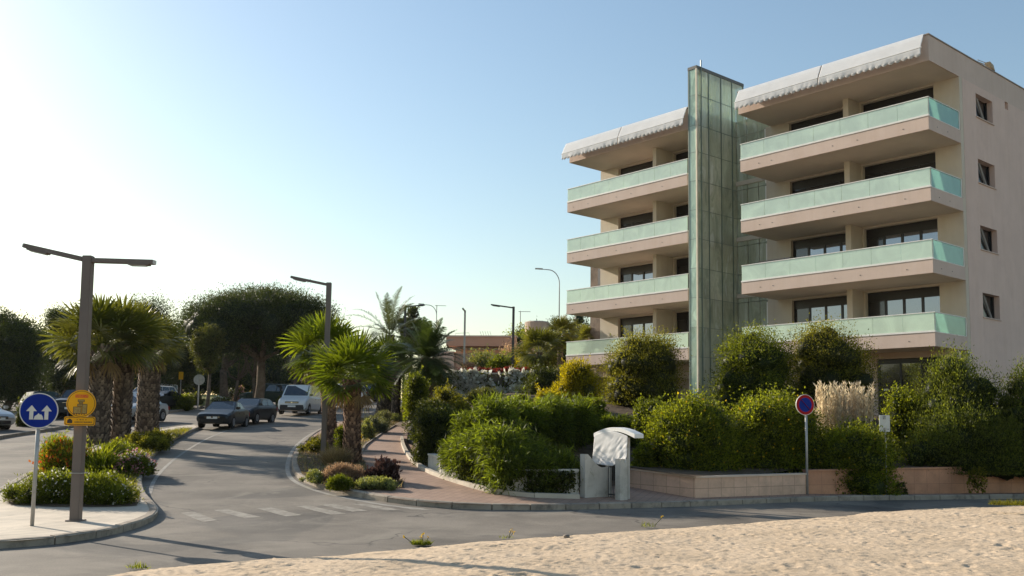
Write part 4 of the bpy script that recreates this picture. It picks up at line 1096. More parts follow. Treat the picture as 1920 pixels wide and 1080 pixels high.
def hd(deg): a = math.radians(deg); return (math.sin(a), -math.cos(a))   # 0 = facing the viewer side (-Y), + = turning right in the picture
def carp(px, py, off=0.): return G(px, py, off)
p = carp(401, 806); car("dark saloon car with pale number plate, foremost of the two dark cars by the median", (p.x, p.y+1.6, GZ(p.x, p.y+1.6)), hd(1), P_DARK, 4.2, 1.68, 1.38, "sedan", "cars at the roadside")
p = carp(455, 796); car("dark grey hatchback parked just behind the front dark saloon", (p.x+.1, p.y+1.2, GZ(p.x, p.y+1.2)), hd(-7), P_DARK2, 4.0, 1.68, 1.42, "hatch", "cars at the roadside")
p = carp(548, 780); car("pale silver van with dark grille standing on the road beside the fan palms", (p.x+.1, p.y+2.2, GZ(p.x, p.y+2.2)), hd(-2), P_VAN, 5.1, 1.95, 1.97, "van", "cars at the roadside", "parked_van")
p = carp(232, 792, .12); car("silver hatchback parked half behind the single thick palm trunk", (p.x, p.y+1.6, GZ(p.x, p.y+1.6, .12)), hd(-8), P_SILV, 4.3, 1.76, 1.50, "sedan", "cars in the parking area")
p = carp(-30, 806, .12); car("pale silver car cut by the left edge of the picture, bonnet towards the road", (p.x-.9, p.y+.6, GZ(p.x, p.y, .12)), hd(60), P_SILV, 4.2, 1.76, 1.48, "hatch", "cars in the parking area")
p = carp(122, 786, .12); car("dark car with bright roof edge seen between the blue sign and the yellow notice", (p.x, p.y+1.8, GZ(p.x, p.y+1.8, .12)), hd(10), P_DARK2, 4.4, 1.8, 1.6, "suv", "cars in the parking area")
p = carp(20, 788, .12); car("dark green car in tree shade behind the silver car at the left edge", (p.x, p.y+3.5, GZ(p.x, p.y+3, .12)), hd(40), P_GREEN, 4.2, 1.76, 1.5, "hatch", "cars in the parking area")
p = at(300, 752, 72); car("white car with only roof and window showing right of the single palm trunk", (p.x, 70, GZ(p.x, 70, .12)), hd(-20), P_WHITE, 4.3, 1.78, 1.62, "suv", "cars in the parking area")
p = at(318, 750, 92); car("white minibus with blue windows just above the clipped hedge", (p.x, 88, GZ(p.x, 88, -.35)), hd(-20), P_WHITE, 4.7, 1.85, 1.9, "van", "cars in the parking area")
p = at(303, 766, 67); car("low black car parked in shadow in front of the clipped hedge", (p.x, 67, GZ(p.x, 67, .12)), hd(-20), P_DARK, 4.2, 1.75, 1.32, "sedan", "cars in the parking area")
p = at(503, 750, 80); car("dark green off-road car behind the tall pine trunk left of the van", (p.x, 80, GZ(p.x, 80, .0)), hd(-55), P_GREEN, 4.4, 1.85, 1.8, "suv", "cars at the roadside")
p = at(641, 754, 88); car("white car glimpsed between the two front fan palm trunks", (p.x, 88, GZ(p.x, 88)), hd(-80), P_WHITE, 4.5, 1.85, 1.75, "suv", "cars at the roadside")
p = at(684, 751, 92); car("dark off-road car seen just right of the front fan palm trunk", (p.x, 92, GZ(p.x, 92)), hd(-70), P_DARK, 4.2, 1.8, 1.75, "suv", "cars at the roadside")
p = at(612, 770, 74); car("silver car following close behind the pale van", (p.x-.3, 76, GZ(p.x, 76)), hd(-4), P_SILV, 4.3, 1.78, 1.6, "hatch", "cars at the roadside")

# ---------------------------------------------------------------- terracotta building on the terrace
M_TC = mk("terracotta_render", (.62, .35, .24), (.56, .32, .215), .6, .85)
M_TC2 = mk("pink_render", (.74, .54, .42), (.68, .5, .385), .5, .85)
M_TC3 = mk("brown_panel", (.44, .30, .205), (.39, .27, .18), .9, .85)
p = at(858, 690, 84); z0 = terr_z(0, 84)
t = thing("terracotta_building", "low flat roofed terracotta building on the terrace behind the flowering shrubs", "building", (p.x, 84, z0-.5), math.radians(-6))
kk = 84/F; zz = lambda py: at(900, py, 84).z-z0+.5
MB().box(-.2, 5.1, 0, 7, 0, zz(652)).build("wall", M_TC2, t)
MB().box(-.9, 5.2, -1.0, 7.2, zz(651), zz(634)).build("roof_parapet", M_TC, t)
MB().box(-1., 5.3, -1.08, 7.3, zz(634)+.003, zz(633)+.08).build("roof_coping", M_TC2, t)
MB().box(.3, 4.9, -.06, -.003, zz(663), zz(656)).build("painted_sunlit_strip", mk("sunlit_orange_tint", (.80, .45, .27)), t)  # orange wall strip under the parapet, sunlight painted in as brighter colour
MB().box(.2, 5.2, -.55, -.07, zz(681), zz(665)).build("balcony_panel", M_TC3, t)
for k in range(4): MB().box(.9+1.1*k, 1.7+1.1*k, -.02, .0-.004, zz(664.5), zz(654)).build("window", M_PANE_D, t)
MB().box(-2.2, -.25, -.5, 5, 0, zz(660)).build("side_wing", M_TC2, t)
rl = MB()
for k in range(5): rl.bar((2.0+.22*k, 1, zz(633)+.05), (1.8+.22*k, 1, zz(633)+.65), .03, .03)
rl.tube([(-.5, 1, zz(633)), (-.4, 1, zz(633)+.45), (.8, 1, zz(633)+.5), (.9, 1, zz(633))], .02, 6)
rl.build("roof_ladder", M_GALV, t)
# pale rock-like concrete drum on the hill
p = at(1003, 640, 92)
t = MB(); n = 20
pr = [(0, 1.0), (3.4, 1.18), (3.9, 1.22), (4.0, 1.1)]
for i in range(len(pr)):
    for k in range(n):
        a = 2*PI*k/n; t.v.append((1.0*pr[i][1]*math.cos(a)*(1+.04*math.sin(3*a)), 1.0*pr[i][1]*math.sin(a), pr[i][0]))
for i in range(len(pr)-1):
    for k in range(n): t.f.append((i*n+k, i*n+(k+1) % n, (i+1)*n+(k+1) % n, (i+1)*n+k))
t.f.append(tuple(3*n+k for k in range(n)))
o = t.build("concrete_drum", mk("beige_concrete", (.46, .36, .28), (.38, .30, .24), .8, .9, bmp=.3, bscale=5), None, loc=(p.x+.2, 92, p.z-2.1))
tag(o, "big beige concrete drum on the hillside above the terrace palm", "planter")
# ---------------------------------------------------------------- vegetation generators
def leaf_quads(P, D, L, Wd, rn, rnd=None, bend=0.):
    n = len(P); S = unit(np.cross(D, rn.normal(size=(n, 3))))
    L = np.broadcast_to(np.asarray(L, float), (n,))[:, None]; Wd = np.broadcast_to(np.asarray(Wd, float), (n,))[:, None]
    N = np.cross(D, S)
    V = np.stack([P, P+D*L*.45+S*Wd*.5, P+D*L+N*L*bend, P+D*L*.45-S*Wd*.5], 1).reshape(-1, 3)
    q = np.arange(n*4).reshape(n, 4)
    r = rn.random(n) if rnd is None else rnd
    return V, q, np.repeat(r, 4)
class Cloud:
    def __init__(s): s.V = []; s.F = []; s.R = []; s.n = 0
    def add(s, V, Fq, R):
        s.V.append(V); s.F.append(Fq+s.n); s.R.append(R); s.n += len(V)
    def build(s, name, mat, parent=None, loc=None):
        return npmesh(name, np.concatenate(s.V), np.concatenate(s.F), mat, parent, np.concatenate(s.R), loc=loc)
def sphere_dirs(n, rn): return unit(rn.normal(size=(n, 3)))
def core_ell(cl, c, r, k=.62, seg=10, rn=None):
    """added solid core in the darkest leaf tone, for a shaded interior"""
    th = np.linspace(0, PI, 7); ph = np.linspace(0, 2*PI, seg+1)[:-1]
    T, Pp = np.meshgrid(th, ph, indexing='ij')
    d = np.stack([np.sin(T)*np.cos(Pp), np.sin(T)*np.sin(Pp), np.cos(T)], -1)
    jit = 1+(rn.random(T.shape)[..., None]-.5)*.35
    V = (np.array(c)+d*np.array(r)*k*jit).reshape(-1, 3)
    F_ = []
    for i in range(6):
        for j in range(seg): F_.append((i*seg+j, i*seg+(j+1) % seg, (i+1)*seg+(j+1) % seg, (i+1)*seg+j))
    cl.add(V, np.array(F_), np.zeros(len(V)))  # darkest tone all over, stands for shade inside the foliage
def foliage(blobs, n, L, Wd, rn, zmin=None, clump=.30, kc=26, up=.35, aniso=1., core=.6, out=.7, jit=.9):
    cl = Cloud(); B = np.array(blobs, float); wts = (B[:, 3]*B[:, 4]+B[:, 3]*B[:, 5]+B[:, 4]*B[:, 5]); wts /= wts.sum()
    for b, wt in zip(B, wts):
        c, r = b[:3], b[3:6]; k = max(6, int(kc)); m = max(8, int(n*wt))
        cd = sphere_dirs(k, rn); cd[:, 2] = np.abs(cd[:, 2])*np.where(rn.random(k) < .3, -1, 1); cr_ = rn.uniform(.72, 1.03, (k, 1))
        cc = c+cd*r*cr_
        i = rn.integers(0, k, m); sg = r.mean()*clump*rn.uniform(.55, 1.25, (k, 1))[i]
        P = cc[i]+np.clip(rn.normal(size=(m, 3)), -1.7, 1.7)*sg*np.array([1, 1, aniso])
        o = unit((P-c)/r)
        D = unit(o*out+rn.normal(size=(m, 3))*jit*.6+np.array([0, 0, up]))
        if zmin is not None: P[:, 2] = np.maximum(P[:, 2], zmin+rn.random(m)*.05)
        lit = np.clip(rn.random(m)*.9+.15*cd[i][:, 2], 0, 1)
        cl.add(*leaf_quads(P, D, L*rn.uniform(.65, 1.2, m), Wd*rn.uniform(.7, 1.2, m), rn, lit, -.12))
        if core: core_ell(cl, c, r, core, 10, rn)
    return cl
def make_blobs(w, dp, h, nb, rn, pw=2.2, rk=.36):
    """ellipsoids filling a mound of width w, depth dp, height h, local base at 0"""
    out = []
    for i in range(nb):
        x = rn.uniform(-.5, .5) if nb > 1 else 0; y = rn.uniform(-.5, .5) if nb > 1 else 0
        env = h*(1-abs(2*x)**pw*.55)*(1-abs(2*y)**2*.25)*(rn.uniform(.74 if pw > 5 else .9, 1.) if i else 1.)
        r = min(w/2, h)*rk*rn.uniform(.8, 1.2); r = min(r, env*.5)
        for q in range(max(1, int(round(env/(1.35*r))))):
            z = env-r-q*1.3*r
            if z < r*.2: z = r*.5
            out.append((x*(w-2*r), y*max(.05, dp-2*r), z, r*rn.uniform(.95, 1.2), r*rn.uniform(.9, 1.1), r*rn.uniform(.85, 1.05)))
    return out
def bush(label, px0, px1, ytop, Y, dp, n, L, Wd, mat, nb=6, base=None, cat="shrub", name="shrub", Y1=None, flowers=None, group=None, seed=None, kc=24, up=.35, aniso=1., clump=.30, pw=2.2, rk=.36, core=.6, jit=.9, shoots=None):
    rn = np.random.default_rng(seed if seed is not None else int(px0*13+ytop*7) % 99991)
    pc = (px0+px1)/2; p = at(pc, ytop, Y); w = abs(at(px1, ytop, Y).x-at(px0, ytop, Y).x)
    z0 = garden_z(p.x, Y) if base is None else base if not callable(base) else base(p.x, Y)
    h = max(.15, p.z-z0)
    bl = make_blobs(w, dp, h, nb, rn, pw, rk)
    if Y1 is not None: bl = [(b[0], b[1]+(Y1-Y)*b[0]/w, *b[2:]) for b in bl]
    cl = foliage(bl, n, L, Wd, rn, .0, clump, kc, up, aniso, core, jit=jit)
    ns = shoots if shoots is not None else (int(min(60, 9*w*h)) if h > .9 else 0)
    for k in range(ns):      # loose shoots that break the outline
        b = bl[rn.integers(0, len(bl))]; e = unit(rn.normal(size=3)+np.array([0, -.2, .9])); q = np.array(b[:3])+e*np.array(b[3:6])*1.0
        if q[2] < .12: continue
        dr = unit(e*.5+np.array([rn.normal()*.35, rn.normal()*.35, 1.])); ln = rn.uniform(2.5, 6)*L; m = 16
        f = rn.random(m); P = q+dr*(ln*f)[:, None]+rn.normal(size=(m, 3))*L*.12
        D = unit(dr+rn.normal(size=(m, 3))*.75); cl.add(*leaf_quads(P, D, L*rn.uniform(.7, 1.15, m), Wd*rn.uniform(.8, 1.2, m), rn, np.clip(.45+.5*f, 0, 1)))
        sd = unit(np.cross(dr, rn.normal(size=3)))*.006; cl.add(np.array([q-dr*ln*.5-sd, q-dr*ln*.5+sd, q+dr*ln+sd*.4, q+dr*ln-sd*.4]), np.array([(0, 1, 2, 3)]), np.zeros(4))
    o = cl.build(name, mat, None, loc=(p.x, Y, z0)); tag(o, label, cat, group)
    for fl in (flowers or []):
        fname, fm, fn, fL, fup = fl
        fc = foliage([(b[0], b[1], b[2], b[3]*1.06, b[4]*1.06, b[5]*1.06) for b in bl], fn, fL, fL*.8, rn, .02, clump, kc, fup, 1., 0)
        fc.build(fname, fm, o)
    return o
LM = {}
LM['hedge'] = leafmat("hedge_leaf", (0.035, 0.052, 0.009), (0.145, 0.17, 0.022), .58)
LM['ydark'] = leafmat("flower_hedge_leaf", (.04, .058, .008), (.185, .21, .022), .58)
LM['dark'] = leafmat("dark_leaf", (0.018, 0.026, 0.009), (0.085, 0.1, 0.022), .35)
LM['olive'] = leafmat("olive_leaf", (0.045, 0.05, 0.01), (0.185, 0.18, 0.03), .58)
LM['spiky'] = leafmat("spiky_leaf", (0.03, 0.045, 0.01), (0.14, 0.165, 0.034), .58)
LM['yel'] = leafmat("yellow_green_leaf", (0.07, 0.072, 0.007), (0.36, 0.3, 0.014), .58)
LM['weep'] = leafmat("grassy_leaf", (0.03, 0.048, 0.009), (0.135, 0.175, 0.024), .58)
LM['grey'] = leafmat("grey_green_leaf", (0.065, 0.075, 0.045), (0.170, 0.180, 0.110), .35)
LM['lime'] = leafmat("lime_leaf", (0.085, 0.105, 0.040), (0.270, 0.290, 0.130), .4)
LM['straw'] = leafmat("straw_grass", (0.170, 0.125, 0.060), (0.400, 0.300, 0.155), .45, (1.2, 1.1, .8))
LM['pink'] = leafmat("pinkish_dry_grass", (0.190, 0.120, 0.080), (0.440, 0.300, 0.200), .45, (1.2, 1.1, .9))
LM['plum'] = leafmat("plum_leaf", (0.029, 0.016, 0.018), (0.111, 0.065, 0.058), .25, (1.2, 1, .9))
LM['pine'] = leafmat("pine_needles", (0.016, 0.027, 0.01), (0.062, 0.082, 0.02), .28)
LM['pine2'] = leafmat("olive_pine_needles", (0.035, 0.045, 0.014), (0.120, 0.125, 0.038), .35)
LM['fan'] = leafmat("fan_palm_leaf", (0.03, 0.055, 0.006), (0.14, 0.175, 0.016), .58, (1.5, 1.45, .5), .38, .45)
LM['fant'] = leafmat("tired_fan_palm_leaf", (0.035, 0.05, 0.008), (0.155, 0.165, 0.03), .42, (1.5, 1.35, .6), .42, .45)
LM['fand'] = leafmat("dark_palm_leaf", (0.018, 0.036, 0.011), (0.068, 0.099, 0.027), .32, None, .4, .45)
LM['feath'] = leafmat("feather_palm_leaf", (0.030, 0.042, 0.015), (0.095, 0.115, 0.045), .3, None, .4, .45)
LM['dead'] = leafmat("dead_frond", (0.160, 0.100, 0.045), (0.380, 0.250, 0.110), .35, (1.2, 1.1, .8))
LM['yfl'] = leafmat("yellow_petal", (0.600, 0.360, 0.010), (0.800, 0.520, 0.020), .4, (1.1, 1.1, .9))
LM['wfl'] = leafmat("white_petal", (0.550, 0.520, 0.460), (0.780, 0.750, 0.700), .4, (1.05, 1.05, 1.))
LM['ofl'] = leafmat("orange_red_petal", (0.550, 0.060, 0.020), (0.750, 0.220, 0.030), .4, (1.1, 1.05, .9))
LM['pfl'] = leafmat("pink_petal", (0.450, 0.170, 0.220), (0.650, 0.360, 0.380), .4, (1.1, 1, 1))
LM['redb'] = leafmat("red_border_leaf", (0.140, 0.018, 0.014), (0.300, 0.050, 0.030), .35, (1.1, 1, .9))
LM['cream'] = leafmat("cream_plume", (.46, .38, .28), (.78, .68, .54), .5, (1.1, 1.05, .95))
M_BARK = mk("bark", (.085, .062, .046), (.15, .115, .085), 5, .95, .1, bmp=.8, bscale=9)
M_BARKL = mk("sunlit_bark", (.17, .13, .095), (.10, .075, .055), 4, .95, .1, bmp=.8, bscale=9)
def trunkmat(name, c1, c2):
    m, nt, b = newmat(name)
    a = nt.nodes.new("ShaderNodeAttribute"); a.attribute_name = "rnd"
    c = ramp(nt, a.outputs["Fac"], [(0, c1), (.6, c2), (1, tuple(min(1, q*1.7) for q in c2))])
    v = ramp(nt, noise(nt, 14, 4), [(.3, (.65, .65, .65)), (.7, (1.2, 1.2, 1.2))])
    nt.links.new(mixc(nt, 1., c, v, 'MULTIPLY'), b.inputs["Base Color"]); b.inputs["Roughness"].default_value = .9
    return m
M_PT = trunkmat("palm_boots", (.075, .036, .02), (.26, .14, .075))
M_PT2 = trunkmat("grey_palm_boots", (.065, .042, .027), (.22, .15, .095))

def palm_trunk(h, r, rn, parent, mat, flare=1.25, boot=.13, lean=(0, 0)):
    cl = Cloud(); ns, nh = 20, max(8, int(h/.25))
    zs = np.linspace(-.2, h, nh); rad = r*(1+(flare-1)*np.exp(-(zs+.2)/.35))*(1+.10*np.clip((zs-h*.75)/(h*.25), 0, 1))
    V = []; 
    for z, q in zip(zs, rad):
        for k in range(ns):
            a = 2*PI*k/ns; V.append((math.cos(a)*q*.94+lean[0]*max(z, 0)/h, math.sin(a)*q*.94+lean[1]*max(z, 0)/h, z))
    V = np.array(V); F_ = [(i*ns+k, i*ns+(k+1) % ns, (i+1)*ns+(k+1) % ns, (i+1)*ns+k) for i in range(nh-1) for k in range(ns)]
    cl.add(V, np.array(F_), np.zeros(len(V)))
    rows = int(h/(boot*.62)); per = max(8, int(2*PI*r/(boot*.95)))
    for j in range(rows):
        z = j*boot*.62; q = r*(1+(flare-1)*math.exp(-z/.35))*(1+.10*min(1, max(0, (z-h*.75)/(h*.25))))
        for k in range(per):
            if rn.random() < .06: continue
            a = 2*PI*(k+(j % 2)*.5)/per+rn.normal()*.05
            er = np.array([math.cos(a), math.sin(a), 0]); et = np.array([-math.sin(a), math.cos(a), 0]); ez = np.array([0, 0, 1.])
            c = er*q*.93+np.array([lean[0]*z/h, lean[1]*z/h, z]); ww = boot*rn.uniform(.36, .52); hh = boot*rn.uniform(.75, 1.25); o = boot*rn.uniform(.22, .5)
            vs = np.array([c-et*ww, c+et*ww, c+et*ww*.55+ez*hh+er*o, c-et*ww*.55+ez*hh+er*o,
                           c+et*ww*.45+ez*hh*1.0+er*o*.1, c-et*ww*.45+ez*hh*1.0+er*o*.1])
            g = rn.random()
            cl.add(vs, np.array([(0, 1, 2, 3), (3, 2, 4, 5)]), np.array([g*.5, g*.5, g, g, g*.4, g*.4]))
            cl.add(np.array([vs[0], vs[3], vs[5], c-er*.02, vs[1], vs[2], vs[4], c-er*.02]), np.array([(0, 1, 2, 3), (4, 7, 6, 5)]), np.full(8, g*.4))
    return cl.build("trunk", mat, parent)
def fan_frond(cl, o, d, rn, pl, fr, nseg=24, droop=.5, spread=1.75, twist=0., tone=0.):
    """petiole from o along d, then a folded fan"""
    d = unit(d); up = np.array([0, 0, 1.]); s = np.cross(d, up)
    s = unit(s) if np.linalg.norm(s) > .05 else np.array([1., 0, 0])
    n = np.cross(s, d)
    ct, st_ = math.cos(twist), math.sin(twist); s, n = s*ct+n*st_, n*ct-s*st_
    e = o+d*pl+np.array([0, 0, -.10*pl*(1-abs(d[2]))])
    wv = s*.018
    cl.add(np.array([o-wv, o+wv, e+wv*.7, e-wv*.7]), np.array([(0, 1, 2, 3)]), np.full(4, .75))
    d2 = unit(d+np.array([0, 0, -.25*droop]))
    A = np.linspace(-spread, spread, nseg)+rn.normal(size=nseg)*.02
    ln = fr*(1-.28*(np.abs(A)/spread)**2)*rn.uniform(.9, 1.05, nseg)
    dirs = np.cos(A)[:, None]*d2+np.sin(A)[:, None]*s
    dirs = unit(dirs+n*.18*np.where(np.arange(nseg) % 2, 1, -1)[:, None]*.35 - n*(.22*(np.abs(A)/spread)**2)[:, None])
    side = unit(np.cross(dirs, n)); wd = ln*2.1*spread/nseg*.50
    sag = np.array([0, 0, -1.])
    m1 = e+dirs*(ln*.52)[:, None]+sag*(ln*.03*droop)[:, None]
    m2 = e+dirs*(ln*.80)[:, None]+sag*(ln*.13*droop)[:, None]
    tp = e+dirs*(ln*.97)[:, None]+sag*(ln*(.34*droop)*rn.uniform(.5, 1.4, nseg))[:, None]
    w1 = (wd*.5)[:, None]*side
    V = np.stack([np.repeat(e[None], nseg, 0)-w1*.12, np.repeat(e[None], nseg, 0)+w1*.12, m1+w1, m1-w1, m2+w1*.55, m2-w1*.55, tp+w1*.06, tp-w1*.06], 1).reshape(-1, 3)
    b = (np.arange(nseg)*8)[:, None]
    Fq = np.concatenate([b+np.array([0, 1, 2, 3]), b+np.array([3, 2, 4, 5]), b+np.array([5, 4, 6, 7])])
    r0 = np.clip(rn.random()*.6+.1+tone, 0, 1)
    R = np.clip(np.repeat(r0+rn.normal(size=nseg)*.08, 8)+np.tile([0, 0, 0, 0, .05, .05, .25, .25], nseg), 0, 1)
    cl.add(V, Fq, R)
def fan_palm(label, loc, th, tr, R, nf, lmat, tmat, seed, lo=-35, group="fan palms", dead=10, boot=.13, droop=.6, flare=1.25, lean=(0, 0)):
    rn = np.random.default_rng(seed)
    t = thing("fan_palm", label, "palm tree", loc, 0, group)
    palm_trunk(th, tr, rn, t, tmat, flare, boot, lean)
    cl = Cloud(); ga = 2.39996
    L0 = np.array([lean[0], lean[1], 0])
    for i in range(nf):
        f = (i+.5)/nf; el = math.radians(86+(lo-86)*f**.85+rn.normal()*6); az = i*ga+rn.normal()*.15
        d = np.array([math.cos(az)*math.cos(el), math.sin(az)*math.cos(el), math.sin(el)])
        o = L0+np.array([math.cos(az)*tr*.6, math.sin(az)*tr*.6, th-.05+.25*(1-f)])
        k = .80+.2*math.sin(PI*min(1, f+.15))
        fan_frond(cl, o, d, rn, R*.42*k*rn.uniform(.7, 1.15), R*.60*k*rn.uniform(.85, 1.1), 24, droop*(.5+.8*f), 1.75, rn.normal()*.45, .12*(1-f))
    cl.build("crown", lmat, t)
    if dead:
        dc = Cloud()
        for i in range(dead):
            az = i*ga*1.7+rn.normal()*.3; el = math.radians(rn.uniform(-75, -38))
            d = np.array([math.cos(az)*math.cos(el), math.sin(az)*math.cos(el), math.sin(el)])
            fan_frond(dc, L0+np.array([math.cos(az)*tr*.8, math.sin(az)*tr*.8, th-.1]), d, rn, R*.26, R*.32, 18, .9, 1.2, rn.normal()*.4)
        dc.build("dead_fronds", LM['dead'], t)
    return t
def feather_frond(cl, o, d, rn, Lf, nl=46, curve=1.2, ll=.42, wind=(0, 0)):
    d = unit(d); P = [np.array(o, float)]; D = []; st = Lf/nl; dd = d.copy()
    for i in range(nl):
        dd = unit(dd+np.array([wind[0], wind[1], -1.])*curve/nl*(.35+1.2*i/nl)); D.append(dd); P.append(P[-1]+dd*st)
    P = np.array(P[1:]); D = np.array(D); s = unit(np.cross(D, np.array([0, 0, 1.])+rn.normal(size=3)*.02)); n = np.cross(s, D)
    w_ = .022*(1-np.linspace(0, .8, nl))[:, None]
    V = np.stack([P[:-1]-s[:-1]*w_[:-1], P[:-1]+s[:-1]*w_[:-1], P[1:]+s[1:]*w_[1:], P[1:]-s[1:]*w_[1:]], 1).reshape(-1, 3)
    cl.add(V, np.arange((nl-1)*4).reshape(-1, 4), np.full((nl-1)*4, .7))
    f = np.linspace(0, 1, nl); ln = ll*np.sin(PI*np.clip(f*.86+.12, 0, 1))**.7
    for sg in (-1, 1):
        m = f > .08
        dr = unit(D*.75+sg*s*.9+n*.25+rn.normal(size=(nl, 3))*.10)[m]
        Q = P[m]; l_ = (ln[m]*rn.uniform(.85, 1.1, m.sum()))[:, None]; wv = unit(np.cross(dr, n[m]))*.5*(ll*.055)
        md = Q+dr*l_*.55; tp = Q+dr*l_+np.array([0, 0, -1.])*l_*.18
        V = np.stack([Q-wv, Q+wv, md+wv, md-wv, tp+wv*.15, tp-wv*.15], 1).reshape(-1, 3); k = m.sum(); b = (np.arange(k)*6)[:, None]
        cl.add(V, np.concatenate([b+np.array([0, 1, 2, 3]), b+np.array([3, 2, 4, 5])]), np.clip(np.repeat(rn.random(k)*.6+.1, 6), 0, 1))
def feather_palm(label, loc, th, tr, Lf, nf, lmat, seed, lo=-20, curve=1.3, wind=(0, 0), ll=.42, group=None):
    rn = np.random.default_rng(seed); t = thing("feather_palm", label, "palm tree", loc, 0, group)
    palm_trunk(th, tr, rn, t, M_PT2, 1.2, .13)
    cl = Cloud()
    for i in range(nf):
        f = (i+.5)/nf; el = math.radians(84+(lo-84)*f+rn.normal()*5); az = i*2.39996+rn.normal()*.2
        d = np.array([math.cos(az)*math.cos(el), math.sin(az)*math.cos(el), math.sin(el)])
        feather_frond(cl, (math.cos(az)*tr*.5, math.sin(az)*tr*.5, th), d, rn, Lf*rn.uniform(.85, 1.08), 46, curve*rn.uniform(.8, 1.2), ll, wind)
    cl.build("crown", lmat, t)
    return t
def limb_tree(name, label, loc, h, cw, ch, dp, nb, n, L, Wd, lmat, seed, cat="tree", group=None, bole=.45, tr=.22, flat=.5, bark=None, limbs=6, clump=.34, kc=20, shape='dome', core=.55):
    """tapered trunk, limbs towards the crown's clumps, leaf clumps with gaps"""
    rn = np.random.default_rng(seed); t = thing(name, label, cat, loc, 0, group)
    bl = []; cz = h-ch
    for i in range(nb):
        a = rn.uniform(0, 2*PI); q = math.sqrt(rn.random())*.92
        x, y = math.cos(a)*q*cw/2, math.sin(a)*q*dp/2
        if shape == 'dome':
            zt = h-ch*(q**3.2)*.50-rn.uniform(0, .12)*ch; r = cw*.115*rn.uniform(.8, 1.35); z = zt-r*flat
            bl.append((x*.9, y*.9, z, r*1.15, r*1.15, r*flat*1.25))
            if rn.random() < .75: bl.append((x*.75, y*.75, z-ch*.34*(1-q*.5), r*1.1, r*1.1, r*flat*1.3))
        else:
            zf = rn.random(); env = math.sin(PI*(.12+.80*zf))**.7; r = cw*.15*rn.uniform(.6, 1.5)
            hf = .84+.16*math.sin(2*PI*math.cos(a)*q*1.05+seed*1.7)
            bl.append((math.cos(a)*q*(cw/2-r)*env, math.sin(a)*q*(dp/2-r)*env, cz+r*.6+zf*(ch*hf-1.5*r), r, r, r*.9))
    foliage(bl, n, L, Wd, rn, None, clump, kc, .3, 1., core).build("crown", lmat, t)
    mb = MB(); b = h*bole
    tp = Vector((rn.normal()*.15, rn.normal()*.15, b))
    mb.tube([(0, 0, -.3), (0, 0, .2), tp*.5+Vector((rn.normal()*.06, 0, 0)), tp], [tr*1.35, tr*1.1, tr*.95, tr*.8], 10)
    for k in range(limbs):
        q = bl[rn.integers(0, len(bl))]; e = Vector(q[:3]); m = tp*.5+e*.5+Vector((rn.normal()*.2, rn.normal()*.2, -.08*h*rn.random()))
        mb.tube([tp-Vector((0, 0, tr*.5)), tp*.75+m*.25, m, e], [tr*.55, tr*.45, tr*.32, tr*.1], 7)
    mb.build("trunk", bark or M_BARK, t, smooth=True)
    return t
def blades(n, cx, cy, rx, ry, z0, Ls, Wd, rn, lean=.5, droop=.6, nsg=3, zf=None):
    """arching grass blades; returns cloud data"""
    a = rn.uniform(0, 2*PI, n); q = np.sqrt(rn.random(n)); P = np.stack([cx+np.cos(a)*q*rx, cy+np.sin(a)*q*ry, np.full(n, z0)], 1)
    if zf is not None: P[:, 2] = zf(P[:, 0], P[:, 1])
    az = rn.uniform(0, 2*PI, n); l_ = rn.normal(size=n)*lean*.5+lean*.5
    D = unit(np.stack([np.cos(az)*l_, np.sin(az)*l_, np.ones(n)], 1)); Ln = Ls*rn.uniform(.6, 1.15, n)
    S = unit(np.cross(D, rn.normal(size=(n, 3))))*Wd*.5
    rows = []; p = P.copy(); d = D.copy()
    for k in range(nsg+1):
        wk = (1-(k/nsg)**1.6*.92)
        rows += [p-S*wk, p+S*wk]
        d = unit(d+np.array([0, 0, -1.])*droop/nsg*(k+.5)*.8+np.stack([np.cos(az), np.sin(az), 0*az], 1)*.12); p = p+d*(Ln/nsg)[:, None]
    V = np.stack(rows, 1).reshape(-1, 3); m = 2*(nsg+1); b = (np.arange(n)*m)[:, None]
    Fq = np.concatenate([b+np.array([2*k, 2*k+1, 2*k+3, 2*k+2]) for k in range(nsg)])
    return V, Fq, np.repeat(rn.random(n), m)
def grass_clump(label, px0, px1, ybase, Lm, Wd, n, mat, name="grass_clump", cat="grass clump", lean=.6, droop=.6, off=.135, group=None, seed=1, ry=None, plume=None):
    rn = np.random.default_rng(seed); p = G((px0+px1)/2, ybase, off); w = (px1-px0)/F*p.y; ry_ = ry or w*.4
    cl = Cloud(); cl.add(*blades(n, 0, ry_*.8, w/2*.8, ry_, 0, Lm, Wd, rn, lean, droop))
    o = cl.build(name, mat, None, loc=p); tag(o, label, cat, group)
    return o
def low_bush(label, px0, px1, ytop, ybase, n, L, Wd, mat, off=.135, dp=None, **k):
    p = G((px0+px1)/2, ybase, off); w = (px1-px0)/F*p.y; dp = dp or w*.6
    return bush(label, px0, px1, ytop, p.y+dp*.42, dp, n, L, Wd, mat, base=lambda x, y: GZ(x, y, off-.02), **k)
